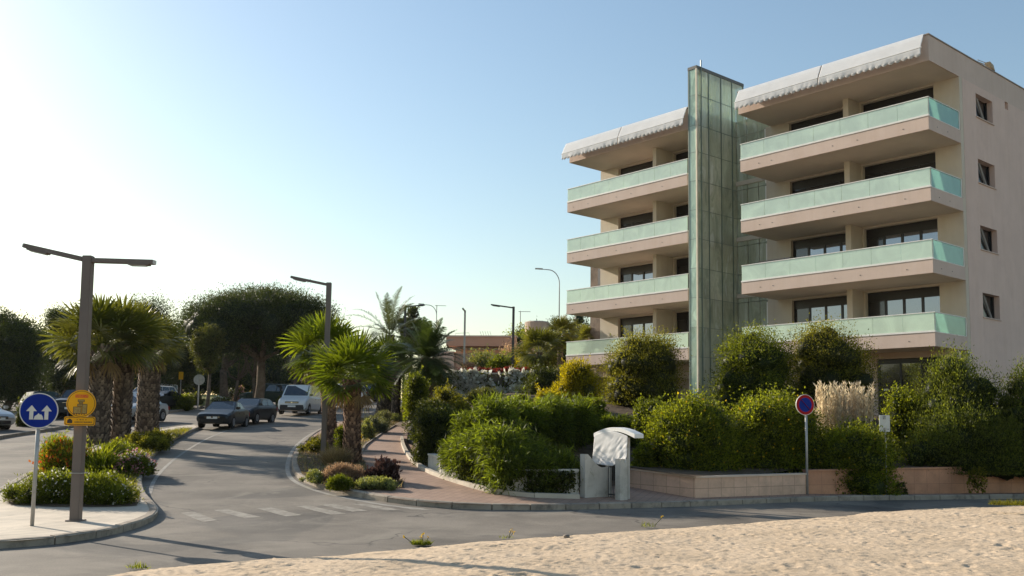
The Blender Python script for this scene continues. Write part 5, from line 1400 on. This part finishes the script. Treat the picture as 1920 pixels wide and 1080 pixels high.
# ---------------------------------------------------------------- palms
def gp(px, py, off=.135): return G(px, py, off)
p = gp(183, 832); zt = at(183, 662, p.y).z-p.z
fan_palm("leftmost thick fan palm on the median, behind the square lamp post", p, zt+.25, .40, 2.15, 44, LM['fant'], M_PT2, 11, -22, droop=.42, dead=6, boot=.17, flare=1.06)
p = gp(218, 829); p.y += .35; zt = at(218, 655, p.y).z-p.z
fan_palm("fan palm touching the leftmost median palm on its right side", p, zt+.25, .36, 2.05, 42, LM['fant'], M_PT2, 12, -22, droop=.42, dead=5, boot=.17, flare=1.06)
p = gp(275, 812); zt = at(280, 662, p.y).z-p.z
fan_palm("single ringed fan palm at the far end of the median bed", p, zt+.2, .47, 1.75, 42, LM['fant'], M_PT2, 13, -25, droop=.42, dead=5, boot=.16, flare=1.15)
p = gp(660, 867); zt = at(655, 712, p.y).z-p.z
fan_palm("bright green front fan palm with reddish trunk in the walkway bed", p, zt, .27, 1.68, 38, LM['fan'], M_PT, 14, -28, dead=7, boot=.125, droop=.35, flare=1.1, lean=(-.08, 0))
p = gp(621, 838); zt = at(612, 668, p.y).z-p.z
fan_palm("taller fan palm behind the single arm lamp post", p, zt, .25, 1.85, 40, LM['fan'], M_PT, 15, -30, droop=.4, dead=8, boot=.12, flare=1.1, lean=(-.38, 0))
p = gp(716, 783); zt = at(722, 684, p.y).z-p.z
fan_palm("third fan palm of the walkway bed with dark trunk flared at its foot", p, zt, .33, 2.0, 44, LM['fan'], M_PT2, 16, -30, droop=.4, dead=6, boot=.14, flare=1.45, lean=(.12, 0))
p = at(742, 770, 58); p.z = GZ(p.x, 58); zt = at(742, 668, 58).z-p.z
fan_palm("shaded fan palm behind the walkway, in front of the tall feather palm", p, zt-.3, .27, 1.5, 36, LM['fand'], M_PT2, 17, -38, dead=5)
p = at(729, 760, 62); p.z = GZ(p.x, 62); zt = at(729, 628, 62).z-p.z
feather_palm("tall windswept feather palm rising above the fan palms", p, zt, .24, 3.2, 34, LM['feath'], 18, -28, 1.25, (.25, 0), .55)
p = at(800, 735, 46); p.z = GZ(p.x, 46, .6); zt = at(800, 672, 46).z-p.z
feather_palm("dense dark bushy palm left of the terracotta building", p, zt, .28, 2.0, 70, LM['fand'], 19, -55, .9, (0, 0), .55)
for px, yc, Y_, R_, sd, yb, lab, m_ in ((1010, 655, 53, 1.55, 21, 745, "lower terrace fan palm beside the dark lamp post", 'fant'), (1050, 622, 58, 1.25, 22, 700, "upper terrace fan palm just left of the apartment block", 'fant'), (1100, 634, 63, 1.15, 23, 700, "small fan palm partly hidden by the end of the apartment block", 'fant')):
    p = at(px, yb, Y_); p.z = max(2.0, p.z); zt = at(px, yc+6, Y_).z-p.z
    fan_palm(lab, p, zt, .17, R_, 46, LM[m_], M_PT2, sd, -45, dead=8, boot=.10)

# ---------------------------------------------------------------- trees on the left
def tree_px(name, label, pc, wpx, ytop, Y_, chf, nb, n, L, Wd, lm, seed, **k):
    p = at(pc, 760, Y_); p.z = GZ(p.x, Y_, .05); h = at(pc, ytop, Y_).z-p.z; w = wpx/F*Y_
    return limb_tree(name, label, p, h, w, h*chf, k.pop('dp', w*.8), nb, n, L, Wd, LM[lm], seed, **k)
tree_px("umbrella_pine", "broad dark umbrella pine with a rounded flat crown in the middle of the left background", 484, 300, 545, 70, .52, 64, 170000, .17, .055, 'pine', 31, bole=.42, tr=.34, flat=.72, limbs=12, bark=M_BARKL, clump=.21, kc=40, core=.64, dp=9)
tree_px("pine_tree", "second pine with leaning limbs left of the umbrella pine's trunk", 420, 130, 585, 84, .62, 30, 36000, .20, .07, 'pine', 32, bole=.36, tr=.36, flat=.7, limbs=8)
tree_px("pine_tree", "dark pine at the far left edge of the picture", 12, 160, 566, 62, .93, 40, 60000, .17, .06, 'pine', 33, shape='round', bole=.2, tr=.25, limbs=6)
tree_px("pine_tree", "dark pine between the far left pine and the median palms", 118, 110, 572, 74, .92, 28, 34000, .18, .06, 'pine', 34, shape='round', bole=.3, limbs=6)
tree_px("pine_tree", "dark pine whose tip rises above the median palms", 275, 185, 541, 84, .80, 34, 52000, .19, .065, 'pine', 35, shape='round', bole=.3, limbs=6)
tree_px("pine_tree", "dark pine right behind the single ringed palm's crown", 338, 105, 572, 88, .85, 22, 32000, .19, .065, 'pine', 36, shape='round', bole=.3, limbs=5)
tree_px("olive_tree", "lighter olive green tree in front of the umbrella pine", 388, 78, 600, 64, .55, 14, 11000, .18, .07, 'pine2', 37, shape='round', bole=.45, tr=.12, limbs=6, core=.45)
tree_px("round_tree", "small dark round tree behind the tall feather palm", 768, 62, 556, 92, .5, 12, 9000, .25, .12, 'pine', 38, shape='round', bole=.5, tr=.2)
for i, (pc, w, yt, Y_) in enumerate(((-70, 170, 600, 100), (45, 120, 592, 86), (100, 90, 600, 90), (175, 110, 590, 92), (60, 130, 618, 104), (165, 130, 612, 108), (235, 110, 606, 112), (305, 100, 622, 106), (370, 110, 630, 112), (440, 110, 640, 116), (520, 120, 632, 118), (590, 110, 622, 114), (650, 90, 640, 112), (705, 90, 650, 120))):
    lab = ["in the background, at the far left behind the parked silver car", "between the far left pine and the blue sign", "just left of the square lamp post", "just behind the leftmost fan palm's trunk", "behind the blue arrow sign", "behind the square lamp post", "behind the twin palm trunks", "behind the silver hatchback", "behind the grey round sign back", "behind the front dark saloon", "behind the umbrella pine's trunk", "behind the pale van", "behind the tall fan palm trunk", "at the right end of the wood, behind the feather palm"][i]
    tree_px("woodland_tree", "dark woodland tree "+lab, pc, w*1.35, yt, Y_, .97, 34, 20000, .30, .14, 'pine' if i % 3 else 'pine2', 50+i, shape='round', bole=.2, limbs=3, group="trees of the background wood", core=.72)
# leaning bare stems under the pines
def bare(label, px, ybase, ytop, Y_, seed, dx=.6):
    rn = random.Random(seed); p = at(px, ybase, Y_); p.z = GZ(p.x, Y_); h = at(px, ytop, Y_).z-p.z; mb = MB(); tp = Vector((dx*.4, 0, h*.45))
    mb.tube([(0, 0, -.2), tp*.5, tp], [.17, .14, .11], 8)
    for k in range(6):
        e = Vector((dx+rn.uniform(-1.6, 1.6), rn.uniform(-.8, .8), h*rn.uniform(.8, 1.05))); m = (tp+e)/2+Vector((0, 0, -.15*h*rn.random()))
        mb.tube([tp-Vector((0, 0, .05)), m, e], [.085, .06, .025], 6)
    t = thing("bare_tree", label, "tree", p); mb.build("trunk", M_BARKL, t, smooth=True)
    rn2 = np.random.default_rng(seed)
    foliage([(dx+rn2.uniform(-1.2, 1.2), rn2.uniform(-.8, .8), h*rn2.uniform(.92, 1.1), .7, .7, .4) for _ in range(5)], 3000, .24, .09, rn2, None, .4, 14, core=0).build("crown", LM['pine'], t)
bare("pale forked bare tree standing behind the two dark cars", 478, 752, 640, 76, 3, -.4)
bare("pale leaning stem left of the umbrella pine's trunk", 440, 748, 655, 80, 5, .5)
bare("pale slanting tree between the umbrella pine and the van", 548, 752, 640, 79, 8, .5)
# hedge, parking lot planting
low_bush("clipped dark hedge beside the grey round sign back", 308, 368, 737, 768, 9000, .10, .07, LM['hedge'], nb=7, cat="hedge", name="hedge", pw=6, dp=2.0)
low_bush("low flower bed with cream blooms at the edge of the lawn", 388, 440, 744, 757, 3000, .10, .06, LM['hedge'], nb=6, cat="flower bed", name="flower_bed", flowers=[("blossoms", LM['wfl'], 260, .16, .8)])
low_bush("arching shrub covered in pink blossom behind the front dark car", 438, 462, 724, 752, 2500, .10, .06, LM['hedge'], nb=4, flowers=[("blossoms", LM['pfl'], 700, .13, .5)])
low_bush("small shrub with orange and cream blossom behind the dark hatchback", 463, 487, 731, 752, 2500, .10, .06, LM['olive'], nb=4, flowers=[("blossoms", LM['ofl'], 300, .13, .5), ("pale_blossoms", LM['wfl'], 200, .13, .5)])
low_bush("white blossoming shrub left of the pink blossom shrub", 426, 441, 727, 750, 1500, .10, .06, LM['dark'], nb=3, flowers=[("blossoms", LM['wfl'], 200, .14, .8)])
for i, (a, b, yt, yb, lab) in enumerate(((30, 70, 758, 800, "dusty scrub behind the silver car at the left edge"), (66, 100, 752, 797, "dusty scrub left of the dark car with bright roof edge"), (140, 175, 745, 795, "dusty scrub behind the square lamp post"), (222, 250, 742, 778, "pale scrub between the twin palm trunks and the single palm"), (520, 545, 738, 764, "low scrub left of the pale van"), (350, 385, 735, 760, "yellowish scrub behind the grey round sign back"))):
    low_bush(lab, a, b, yt, yb, 2600, .13, .06, LM['pine2' if i % 2 else 'dark'], nb=5, off=.12)

# ---------------------------------------------------------------- median planting
low_bush("low clipped hedge dotted with white flowers across the front of the median", 14, 262, 892, 947, 30000, .075, .022, LM['hedge'], nb=26, cat="hedge", name="hedge", dp=1.15, pw=7, rk=.75, up=.7, flowers=[("blossoms", LM['wfl'], 1300, .05, .9)], kc=16, clump=.42)
low_bush("shrub with orange and red flower spikes behind the blue sign's post", 70, 168, 824, 893, 11000, .11, .03, LM['ydark'], nb=12, dp=1.5, up=1.1, aniso=1.7, rk=.5, flowers=[("blossoms", LM['ofl'], 1000, .10, 1.), ("yellow_blossoms", LM['yfl'], 1000, .09, 1.)])
grass_clump("strappy yellow green leaves just right of the square lamp post", 150, 205, 893, .95, .055, 240, LM['ydark'], seed=5, lean=.7, droop=.5)
low_bush("dark green shrub at the foot of the twin palms", 185, 262, 826, 886, 9000, .10, .035, LM['hedge'], nb=9, dp=1.4, rk=.5, up=.8)
low_bush("shrub with pale pink and white flower heads at the right kerb of the median", 208, 292, 846, 892, 6000, .09, .04, LM['hedge'], nb=9, dp=1.1, rk=.5, flowers=[("blossoms", LM['pfl'], 1100, .075, .6), ("white_blossoms", LM['wfl'], 420, .07, .6)], kc=12, clump=.28)
low_bush("spreading green ground shrub around the single ringed palm", 222, 343, 812, 846, 11000, .11, .04, LM['olive'], nb=12, dp=2.4, rk=.55)

# ---------------------------------------------------------------- walkway bed planting
grass_clump("straw coloured tall grass beside the single arm lamp post", 600, 652, 873, .62, .012, 1500, LM['straw'], seed=7, lean=.55, droop=.5)
low_bush("mound of pale pink dry flower heads in front of the front fan palm", 598, 690, 871, 908, 14000, .055, .016, LM['pink'], nb=12, dp=1.0, rk=.5, up=.9, core=.5)
low_bush("pale grey green cushion plant at the left tip of the walkway bed", 566, 612, 884, 906, 5000, .06, .02, LM['lime'], nb=8, dp=.7, rk=.6, up=.7, flowers=[("blossoms", LM['wfl'], 250, .03, .9)])
low_bush("small mid green tuft at the kerb of the walkway bed", 612, 664, 893, 920, 5000, .07, .02, LM['hedge'], nb=8, dp=.5, rk=.6, up=.8)
low_bush("dark plum coloured succulent clump by the brown walkway", 688, 752, 866, 907, 3200, .12, .07, LM['plum'], nb=9, dp=.9, rk=.45, up=.9)
low_bush("low pale lime ground cover at the front edge of the walkway bed", 654, 756, 896, 919, 9000, .06, .022, LM['lime'], nb=14, dp=.7, rk=.6, up=.6)
low_bush("low green mat of leaves left of the single arm lamp post", 566, 615, 822, 850, 5000, .09, .03, LM['olive'], nb=9, dp=1.6, rk=.5)
low_bush("dark green shrub between the two front fan palm trunks", 625, 668, 796, 858, 6000, .09, .04, LM['hedge'], nb=7, dp=1.1)
low_bush("yellow tipped shrub right of the front fan palm trunk", 674, 705, 787, 824, 4500, .08, .03, LM['lime'], nb=6, dp=1.0, flowers=[("blossoms", LM['yfl'], 120, .05, .9)])
low_bush("dark grey green shrub at the walkway edge behind the yellow tipped shrub", 680, 728, 768, 812, 6000, .09, .03, LM['grey'], nb=8, dp=1.6)
low_bush("feathery grey green grass around the flared palm trunk", 700, 740, 770, 797, 4500, .14, .02, LM['grey'], nb=7, dp=1.4, up=1.1)
low_bush("pale low tuft right of the flared palm trunk", 728, 756, 776, 792, 2500, .10, .03, LM['lime'], nb=6, dp=1.2)

def ground_cover(name, poly, n, Lm, mat, off, seed):
    rn = np.random.default_rng(seed); P = np.array([(q[0], q[1]) for q in poly]); lo, hi = P.min(0), P.max(0); pts = []
    m = len(P)
    while len(pts) < n:
        x, y = rn.uniform(lo[0], hi[0]), rn.uniform(lo[1], hi[1]); c = False
        for i in range(m):
            (x1, y1), (x2, y2) = P[i], P[(i+1) % m]
            if (y1 > y) != (y2 > y) and x < (x2-x1)*(y-y1)/(y2-y1)+x1: c = not c
        if c and float(vnoise(np.array(x+60), np.array(y+60), .6, seed)) > .38: pts.append((x, y))
    pts = np.array(pts); V, Fq, R = blades(n, 0, 0, .01, .01, 0, Lm, .014, rn, .9, .8, 3)
    V += np.repeat(np.column_stack([pts, rise(pts[:, 0], pts[:, 1])+off]), 8, axis=0)
    cl = Cloud(); cl.add(V, Fq, R); cl.build(name, mat)['kind'] = 'stuff'
ground_cover("dry_grass", bed2, 5200, .20, LM['straw'], .135, 3)
ground_cover("ground_cover", bed2, 5200, .17, LM['grey'], .135, 4)
ground_cover("ground_cover", bed, 7000, .20, LM['olive'], .13, 5)
# ---------------------------------------------------------------- garden shrubs, left to right
def wpt(px, of):
    wpx = [792, 857, 940, 1000, 1089]; return float(np.interp(px, wpx, [q.x for q in wp]))+of*.12, float(np.interp(px, wpx, [q.y for q in wp]))+of*.98
def hanging(label, spec, n, seed):
    """grassy shrub planted along the low white wall, its drooping leaves falling over the coping. spec: (px, offset behind wall face, centre height, radii)"""
    rn = np.random.default_rng(seed); bl = []
    for px, of, z, rx, ry, rz_ in spec:
        x, y = wpt(px, of); bl.append((x, y, GZ(x, y, .12)+z, rx, ry, rz_))
    cl = foliage(bl, n, .22, .026, rn, None, .30, 34, -.25, 1.2, .72, .55, .8)
    for b in bl:      # arching tips
        V, Fq, R = blades(260, b[0], b[1], b[3]*.8, b[4]*.8, 0, .55, .028, rn, 1.0, 1.9, 4)
        d_ = ((V[::10, 0]-b[0])/b[3])**2+((V[::10, 1]-b[1])/b[4])**2
        V[:, 2] += np.repeat(b[2]+b[5]*np.sqrt(np.clip(1-d_, .02, 1))-.12, 10); cl.add(V, Fq, R)
    o = cl.build("weeping_shrub", LM['weep'], None); tag(o, label, "shrub"); return o
bush("dark shrub spilling over the pale edging at the walkway bend", 768, 852, 806, 30.1, 1.3, 16000, .07, .04, LM['dark'], nb=10, pw=4, base=lambda x, y: GZ(x, y, .1))
hanging("large drooping grassy shrub hanging over the low white wall",
        [(948, .32, .45, .45, .40, .55), (930, .6, .90, .5, .5, .55), (975, .4, .55, .48, .42, .45), (955, 1.0, .80, .55, .55, .50), (1012, .45, .50, .40, .38, .32), (1045, .8, .60, .38, .38, .36), (1072, .55, .48, .28, .30, .26), (992, 1.1, .50, .5, .5, .38), (1030, 1.6, .30, .42, .5, .3), (915, 1.9, 1.0, .6, .6, .6), (955, 2.2, .60, .6, .6, .5), (905, 3.6, 1.4, .6, .6, .6), (945, 4.6, 1.35, .65, .6, .6), (1000, 5.4, 1.45, .65, .6, .6), (1045, 6.0, 1.45, .65, .6, .6)], 56000, 71)
hanging("smaller drooping grassy shrub at the left end of the low white wall",
        [(855, .6, .62, .42, .4, .42), (880, .55, .70, .48, .45, .45), (905, .7, .95, .45, .45, .50), (880, 1.2, 1.2, .55, .5, .5), (905, 1.5, 1.5, .5, .5, .5)], 22000, 72)
bush("drooping grassy shrub behind the garden gate", 1105, 1205, 780, 30.4, 1.6, 18000, .20, .028, LM['weep'], nb=8, up=-.2, pw=4, name="weeping_shrub")
bush("leafy green shrub filling the bed behind the large drooping grassy shrub", 940, 1125, 758, 30.6, 1.6, 26000, .16, .03, LM['weep'], nb=12, pw=5, up=0)
bush("dark small leaved shrub at the bend of the walkway", 762, 866, 750, 31.2, 3.0, 34000, .07, .04, LM['dark'], nb=16, pw=4)
bush("sunlit green shrub beside the walkway under the dark bushy palm", 752, 812, 700, 38, 2.2, 13000, .09, .05, LM['hedge'], nb=8)
bush("dull olive shrub above the dark walkway shrub", 800, 880, 722, 36, 2.0, 13000, .08, .04, LM['olive'], nb=8)
bush("brownish olive shrub below the white flowering creeper", 870, 950, 728, 37, 2., 12000, .08, .04, LM['pine2'], nb=8)
bush("dark green shrub under the right part of the creeper", 935, 1010, 742, 36, 1.8, 11000, .08, .04, LM['hedge'], nb=8)
bush("dark shrub behind the terrace palm's trunk", 968, 1080, 684, 47, 2.2, 24000, .11, .06, LM['dark'], nb=12, pw=6, base=2.0)
bush("bright yellow green low shrub in front of the conifer", 990, 1060, 728, 34, 1.5, 9000, .10, .03, LM['yel'], nb=8)
bush("bright yellow green conifer left of the tall dark bush", 1036, 1132, 668, 36.5, 2.0, 30000, .09, .035, LM['yel'], nb=14, cat="conifer", name="conifer_shrub", up=.8, pw=1.6, aniso=1.3)
bush("tall dark green bush in front of the left balconies", 1118, 1292, 617, 38.5, 3.0, 52000, .085, .035, LM['olive'], nb=22, cat="bush", name="tall_bush", pw=3.2, up=.6, aniso=1.2)
bush("low leafy shrub at the foot of the tall dark bush", 1085, 1150, 742, 31.5, 1.5, 9000, .09, .04, LM['hedge'], nb=7)
bush("dark shrub between the gate canopy and the yellow flowering hedge", 1175, 1262, 745, 29.6, 1.8, 15000, .085, .045, LM['hedge'], nb=9)
bush("small bright shrub squeezed right beside the white gate pillar", 1183, 1235, 828, 26.9, 1.0, 8000, .07, .045, LM['ydark'], nb=6, base=.35)
bush("round dark bush in front of the glass stair tower", 1332, 1500, 598, 38.0, 3.4, 46000, .085, .045, LM['hedge'], nb=18, cat="bush", name="tall_bush", pw=2.8, rk=.44)
bush("olive green bush before the lowest balcony of the right block", 1458, 1640, 595, 38.2, 3.2, 46000, .085, .04, LM['olive'], nb=18, cat="bush", name="tall_bush", pw=2.6, rk=.42)
bush("left half of the yellow flowering hedge above the pink planter wall", 1196, 1412, 738, 27.6, 2.2, 60000, .075, .045, LM['ydark'], nb=26, Y1=28.6, cat="hedge", name="flowering_hedge", base=.55, flowers=[("blossoms", LM['yfl'], 330, .075, .5)], pw=7)
bush("right half of the yellow flowering hedge behind the no parking sign", 1335, 1562, 736, 28.7, 2.2, 60000, .075, .045, LM['ydark'], nb=26, Y1=29.6, cat="hedge", name="flowering_hedge", base=.55, flowers=[("blossoms", LM['yfl'], 330, .075, .5)], pw=7)
bush("sprawling flowering bush spilling over the wall right of the no parking sign", 1520, 1698, 796, 28.2, 2.0, 42000, .075, .04, LM['ydark'], nb=16, cat="bush", name="sprawling_bush", base=.13, flowers=[("blossoms", LM['yfl'], 60, .06, .5)], pw=3.4)
bush("green shrub at the foot of the pampas grass", 1520, 1705, 778, 30.0, 1.8, 20000, .08, .04, LM['hedge'], nb=12, base=.6)
bush("leafy shrub in front of the ground floor entrance", 1640, 1745, 712, 31.2, 1.6, 18000, .085, .045, LM['ydark'], nb=10, base=.9)
bush("tall hedge of upright leafy shoots near the right edge", 1690, 1888, 656, 30.6, 2.6, 76000, .085, .030, LM['spiky'], nb=24, cat="hedge", name="tall_hedge", base=.6, up=1.2, aniso=2.4, clump=.2, kc=44, pw=6, flowers=[("pale_shoot_tips", LM['lime'], 700, .06, 1.6)])
bush("tall hedge cut by the right edge of the picture", 1862, 2010, 676, 29.9, 2.4, 40000, .085, .030, LM['spiky'], nb=18, cat="hedge", name="tall_hedge", base=.6, up=1.2, aniso=2.4, clump=.2, kc=40, pw=4, flowers=[("pale_shoot_tips", LM['pink'], 500, .06, 1.6)])
bush("dark lower hedge front resting on the terracotta wall", 1680, 1960, 770, 29.5, 1.2, 42000, .08, .035, LM['spiky'], nb=22, cat="hedge", name="low_hedge", base=.7, up=.8, aniso=1.8, pw=6)
# pampas grass
rn = np.random.default_rng(77); p = at(1587, 790, 30.4); z0 = garden_z(p.x, 30.4); zt = at(1587, 720, 30.4).z-z0
t = thing("pampas_grass", "clump of pale beige feathery plumes behind the hedge, left of the entrance", "ornamental grass", (p.x, 30.4, z0))
cl = Cloud(); cl.add(*blades(900, 0, 0, .6, .4, 0, 1.7, .02, rn, .7, .8, 4)); cl.build("leaf_blades", LM['grey'], t)
pc = Cloud()
for k in range(120):
    a = rn.uniform(0, 2*PI); q = math.sqrt(rn.random())*.72; bx, by = math.cos(a)*q*1.1, math.sin(a)*q*.6; hh = zt*rn.uniform(.62, 1.02); lx, ly = bx*.25+rn.normal()*.05, by*.2
    m = 60; f = np.linspace(.45, 1, m); P = np.stack([bx+lx*f, by+ly*f, hh*f], 1)+rn.normal(size=(m, 3))*.012
    D = unit(np.stack([rn.normal(size=m)*.4, rn.normal(size=m)*.4, np.ones(m)], 1)); pc.add(*leaf_quads(P, D, .15, .032, rn))
pc.build("plumes", LM['cream'], t)
# climbers on the walls
def climber(label, px0, px1, y0, y1, Y_, n, L, Wd, lm, seed, holes=.5, Yb=None, name="climbing_plant", flowers=None):
    rn = np.random.default_rng(seed); k = 60; U = rn.random(k); C = np.stack([px0+(px1-px0)*U, y0+(y1-y0)*rn.random(k)], 1)
    i = rn.integers(0, k, n); q = C[i]+rn.normal(size=(n, 2))*np.array([(px1-px0)*.05, (y1-y0)*.10])
    q[:, 0] = np.clip(q[:, 0], px0, px1); q[:, 1] = np.clip(q[:, 1], y0, y1)
    Yv = Y_+((Yb or Y_)-Y_)*(q[:, 0]-px0)/(px1-px0)-rn.random(n)*.16
    P = np.array([at(a, b, c) for (a, b), c in zip(q, Yv)]); c0 = P.mean(0); P -= c0
    D = unit(rn.normal(size=(n, 3))*.7+np.array([-.2, -.6, .1]))
    cl = Cloud(); cl.add(*leaf_quads(P, D, L*rn.uniform(.6, 1.2, n), Wd, rn)); o = cl.build(name, LM[lm], None, loc=Vector(c0)); tag(o, label, "climbing plant")
    if flowers:
        fn, fL, fm = flowers; j = rn.choice(n, fn, replace=False); fc = Cloud()
        fc.add(*leaf_quads(P[j]+np.array([-.02, -.10, .02]), unit(rn.normal(size=(fn, 3))*.8+np.array([0, -.4, .5])), fL*rn.uniform(.6, 1.3, fn), fL*.7, rn)); fc.build("blossoms", LM[fm], o)
    return o
climber("dark climber on the left part of the low white wall", 862, 915, 868, 914, 25.55, 2200, .09, .06, 'dark', 81, Yb=24.2)
climber("dark climber on the low white wall left of the gate", 985, 1076, 886, 934, 23.56, 2600, .085, .055, 'dark', 82, Yb=23.75)
climber("brown green creeper trailing down the terracotta wall at the right", 1815, 1850, 878, 922, 28.7, 700, .08, .05, 'olive', 83)
climber("small weed growing from the foot of the terracotta wall", 1678, 1700, 906, 925, 28.25, 200, .08, .05, 'dark', 84)
climber("creeper with countless white flowers hanging over the grey terrace wall", 816, 1004, 699, 770, 49.9, 11000, .16, .10, 'hedge', 85, flowers=(2500, .27, 'wfl'))
# terrace border, terrace shrubs, hillside shrubs
def tz(x, y): return terr_z(x, y)
bush("low dark red leaved border along the top of the terrace wall", 846, 1005, 690, 51.2, .8, 9000, .13, .06, LM['redb'], nb=22, base=tz, cat="border plants", name="red_border", pw=8, rk=.5)
for i, (a, b, yt, Y_, m_, fl, lab) in enumerate(((880, 932, 656, 62, 'lime', 'yfl', "yellow flowering shrub in front of the terracotta building"), (912, 962, 664, 60, 'hedge', None, "green shrub right of the yellow flowering terrace shrub"), (938, 985, 664, 63, 'grey', 'pfl', "grey shrub with pink flowers behind the dark terrace lamp post"), (865, 895, 682, 58, 'pink', None, "small dry pinkish shrub at the foot of the slim grey lamp post"), (965, 1016, 668, 57, 'yel', None, "yellowish shrub left of the lower terrace palm"))):
    bush(lab, a, b, yt, Y_, 1.8, 7000, .13, .06, LM[m_], nb=6, rk=.7, base=tz, flowers=[("blossoms", LM[fl], 160, .12, .6)] if fl else None)
def hz_(x, y): return 4.5+10.5*math.exp(-((x-20)/15)**2-((y-128)/30)**2)-.3
for i, (a, b, yt, Y_, m_, lab) in enumerate(((941, 1004, 622, 84, 'hedge', "green shrub at the left shoulder of the hillside"), (948, 999, 604, 98, 'hedge', "bushy green shrub near the hilltop's left edge"), (966, 1020, 596, 104, 'grey', "grey green shrub above the concrete drum"), (958, 1014, 618, 88, 'grey', "blue grey rounded shrub left of the concrete drum"), (996, 1059, 606, 100, 'grey', "grey shrub right of the concrete drum"), (1031, 1099, 608, 100, 'olive', "olive shrub under the tall curved lamp"), (1061, 1124, 604, 104, 'grey', "grey shrub on the hill close to the apartment block"), (1081, 1144, 612, 98, 'pink', "dry pinkish shrub on the hill at the end of the apartment block"), (931, 999, 640, 78, 'pink', "pinkish dry scrub at the right end of the terracotta building"), (1016, 1084, 630, 90, 'olive', "olive scrub below the tall curved lamp"))):
    bush(lab, a, b, yt, Y_, 2.8, 7000, .2, .09, LM[m_], nb=6, rk=.8, base=hz_)
for i, (a, b, yt, Y_, lab) in enumerate(((990, 1035, 586, 118, "leftmost dark tree on the crest of the hill"), (1028, 1075, 590, 121, "dark tree on the hill crest behind the curved lamp"), (1062, 1110, 584, 122, "dark tree on the hill crest beside the apartment block"), (1100, 1150, 592, 119, "dark tree on the hill crest partly behind the apartment block"))):
    bush(lab, a, b, yt, Y_, 3.5, 9000, .25, .10, LM['pine'], nb=7, rk=.7, base=hz_, cat="tree", name="hill_tree", group="dark trees on the hill crest")
# verge weeds and stones on the sand
def weed(label, px, py, n, Lm, sd, yellow=0):
    rn = np.random.default_rng(sd); p = G(px, py); cl = Cloud(); cl.add(*blades(n, 0, 0, .16, .10, 0, Lm, .012, rn, .9, .7, 3))
    p.z = GZ(p.x, p.y)+.02; o = cl.build("weed_tuft", LM['ydark'], None, loc=p); tag(o, label, "weed")
    if yellow:
        st = MB(); fc = Cloud()
        for k in range(yellow):
            x, h = rn.normal()*.10, rn.uniform(.10, .20); st.tube([(x*.4, 0, 0), (x, 0, h)], .005, 5)
            m = 10; fc.add(*leaf_quads(np.array([[x, 0, h]]*m)+rn.normal(size=(m, 3))*.012, sphere_dirs(m, rn), .03, .02, rn))
        st.build("stalk", LM['ydark'], o); fc.build("blossoms", LM['yfl'], o)
weed("small green weed with yellow flowers at the edge of the sand, below the crosswalk", 790, 1024, 420, .10, 1, 4)
weed("lone yellow flowered stalk at the sand's edge below the gate", 950, 1012, 20, .10, 2, 2)
weed("tiny weed at the left sand edge by the road", 262, 1068, 60, .10, 3)
weed("thin dry stalks at the sand's edge right of the gate", 1215, 990, 30, .14, 4, 1)
p = at(1905, 958, 20.5); p.z = .45
rn = np.random.default_rng(9); cl = Cloud(); cl.add(*blades(900, 0, 0, .55, .25, 0, .13, .012, rn, .9, .7, 3)); o = cl.build("weed_tuft", LM['olive'], None, loc=p); tag(o, "patch of short grass on the sand at the right edge of the picture", "weed")
def stone(label, px, py, Y_, s_, sd):
    rn = random.Random(sd); bm = bmesh.new(); bmesh.ops.create_icosphere(bm, subdivisions=2, radius=s_)
    for v in bm.verts: v.co *= rn.uniform(.82, 1.15); v.co.z *= .6
    me = bpy.data.meshes.new("stone"); bm.to_mesh(me); bm.free(); me.materials.append(MATS.get("stone_grey") or mk("stone_grey", (.25, .21, .17), (.17, .145, .12), 9, .9)); me.shade_smooth()
    o = bpy.data.objects.new("stone", me); COL.objects.link(o); d = ray(px, py); o.location = (d[0]*Y_, Y_, 2+d[2]*Y_); tag(o, label, "stone")
stone("grey stone lying on the sand near the middle of its edge", 1000, 1022, 15.2, .075, 1)
stone("small upright stone at the sand's edge below the gate", 1062, 1006, 16.3, .06, 2)

# the air of the place
if HAZE:
    m = bpy.data.materials.new("haze_air"); m.use_nodes = True; nt = m.node_tree; nt.nodes.clear()
    o_ = nt.nodes.new("ShaderNodeOutputMaterial"); v_ = nt.nodes.new("ShaderNodeVolumePrincipled")
    v_.inputs["Color"].default_value = (.92, .95, 1, 1); v_.inputs["Density"].default_value = HAZE; v_.inputs["Anisotropy"].default_value = .35
    nt.links.new(v_.outputs[0], o_.inputs["Volume"])
    MB().box(-2600, 2600, -900, 2600, -2, 34).build("haze", m)['kind'] = 'stuff'
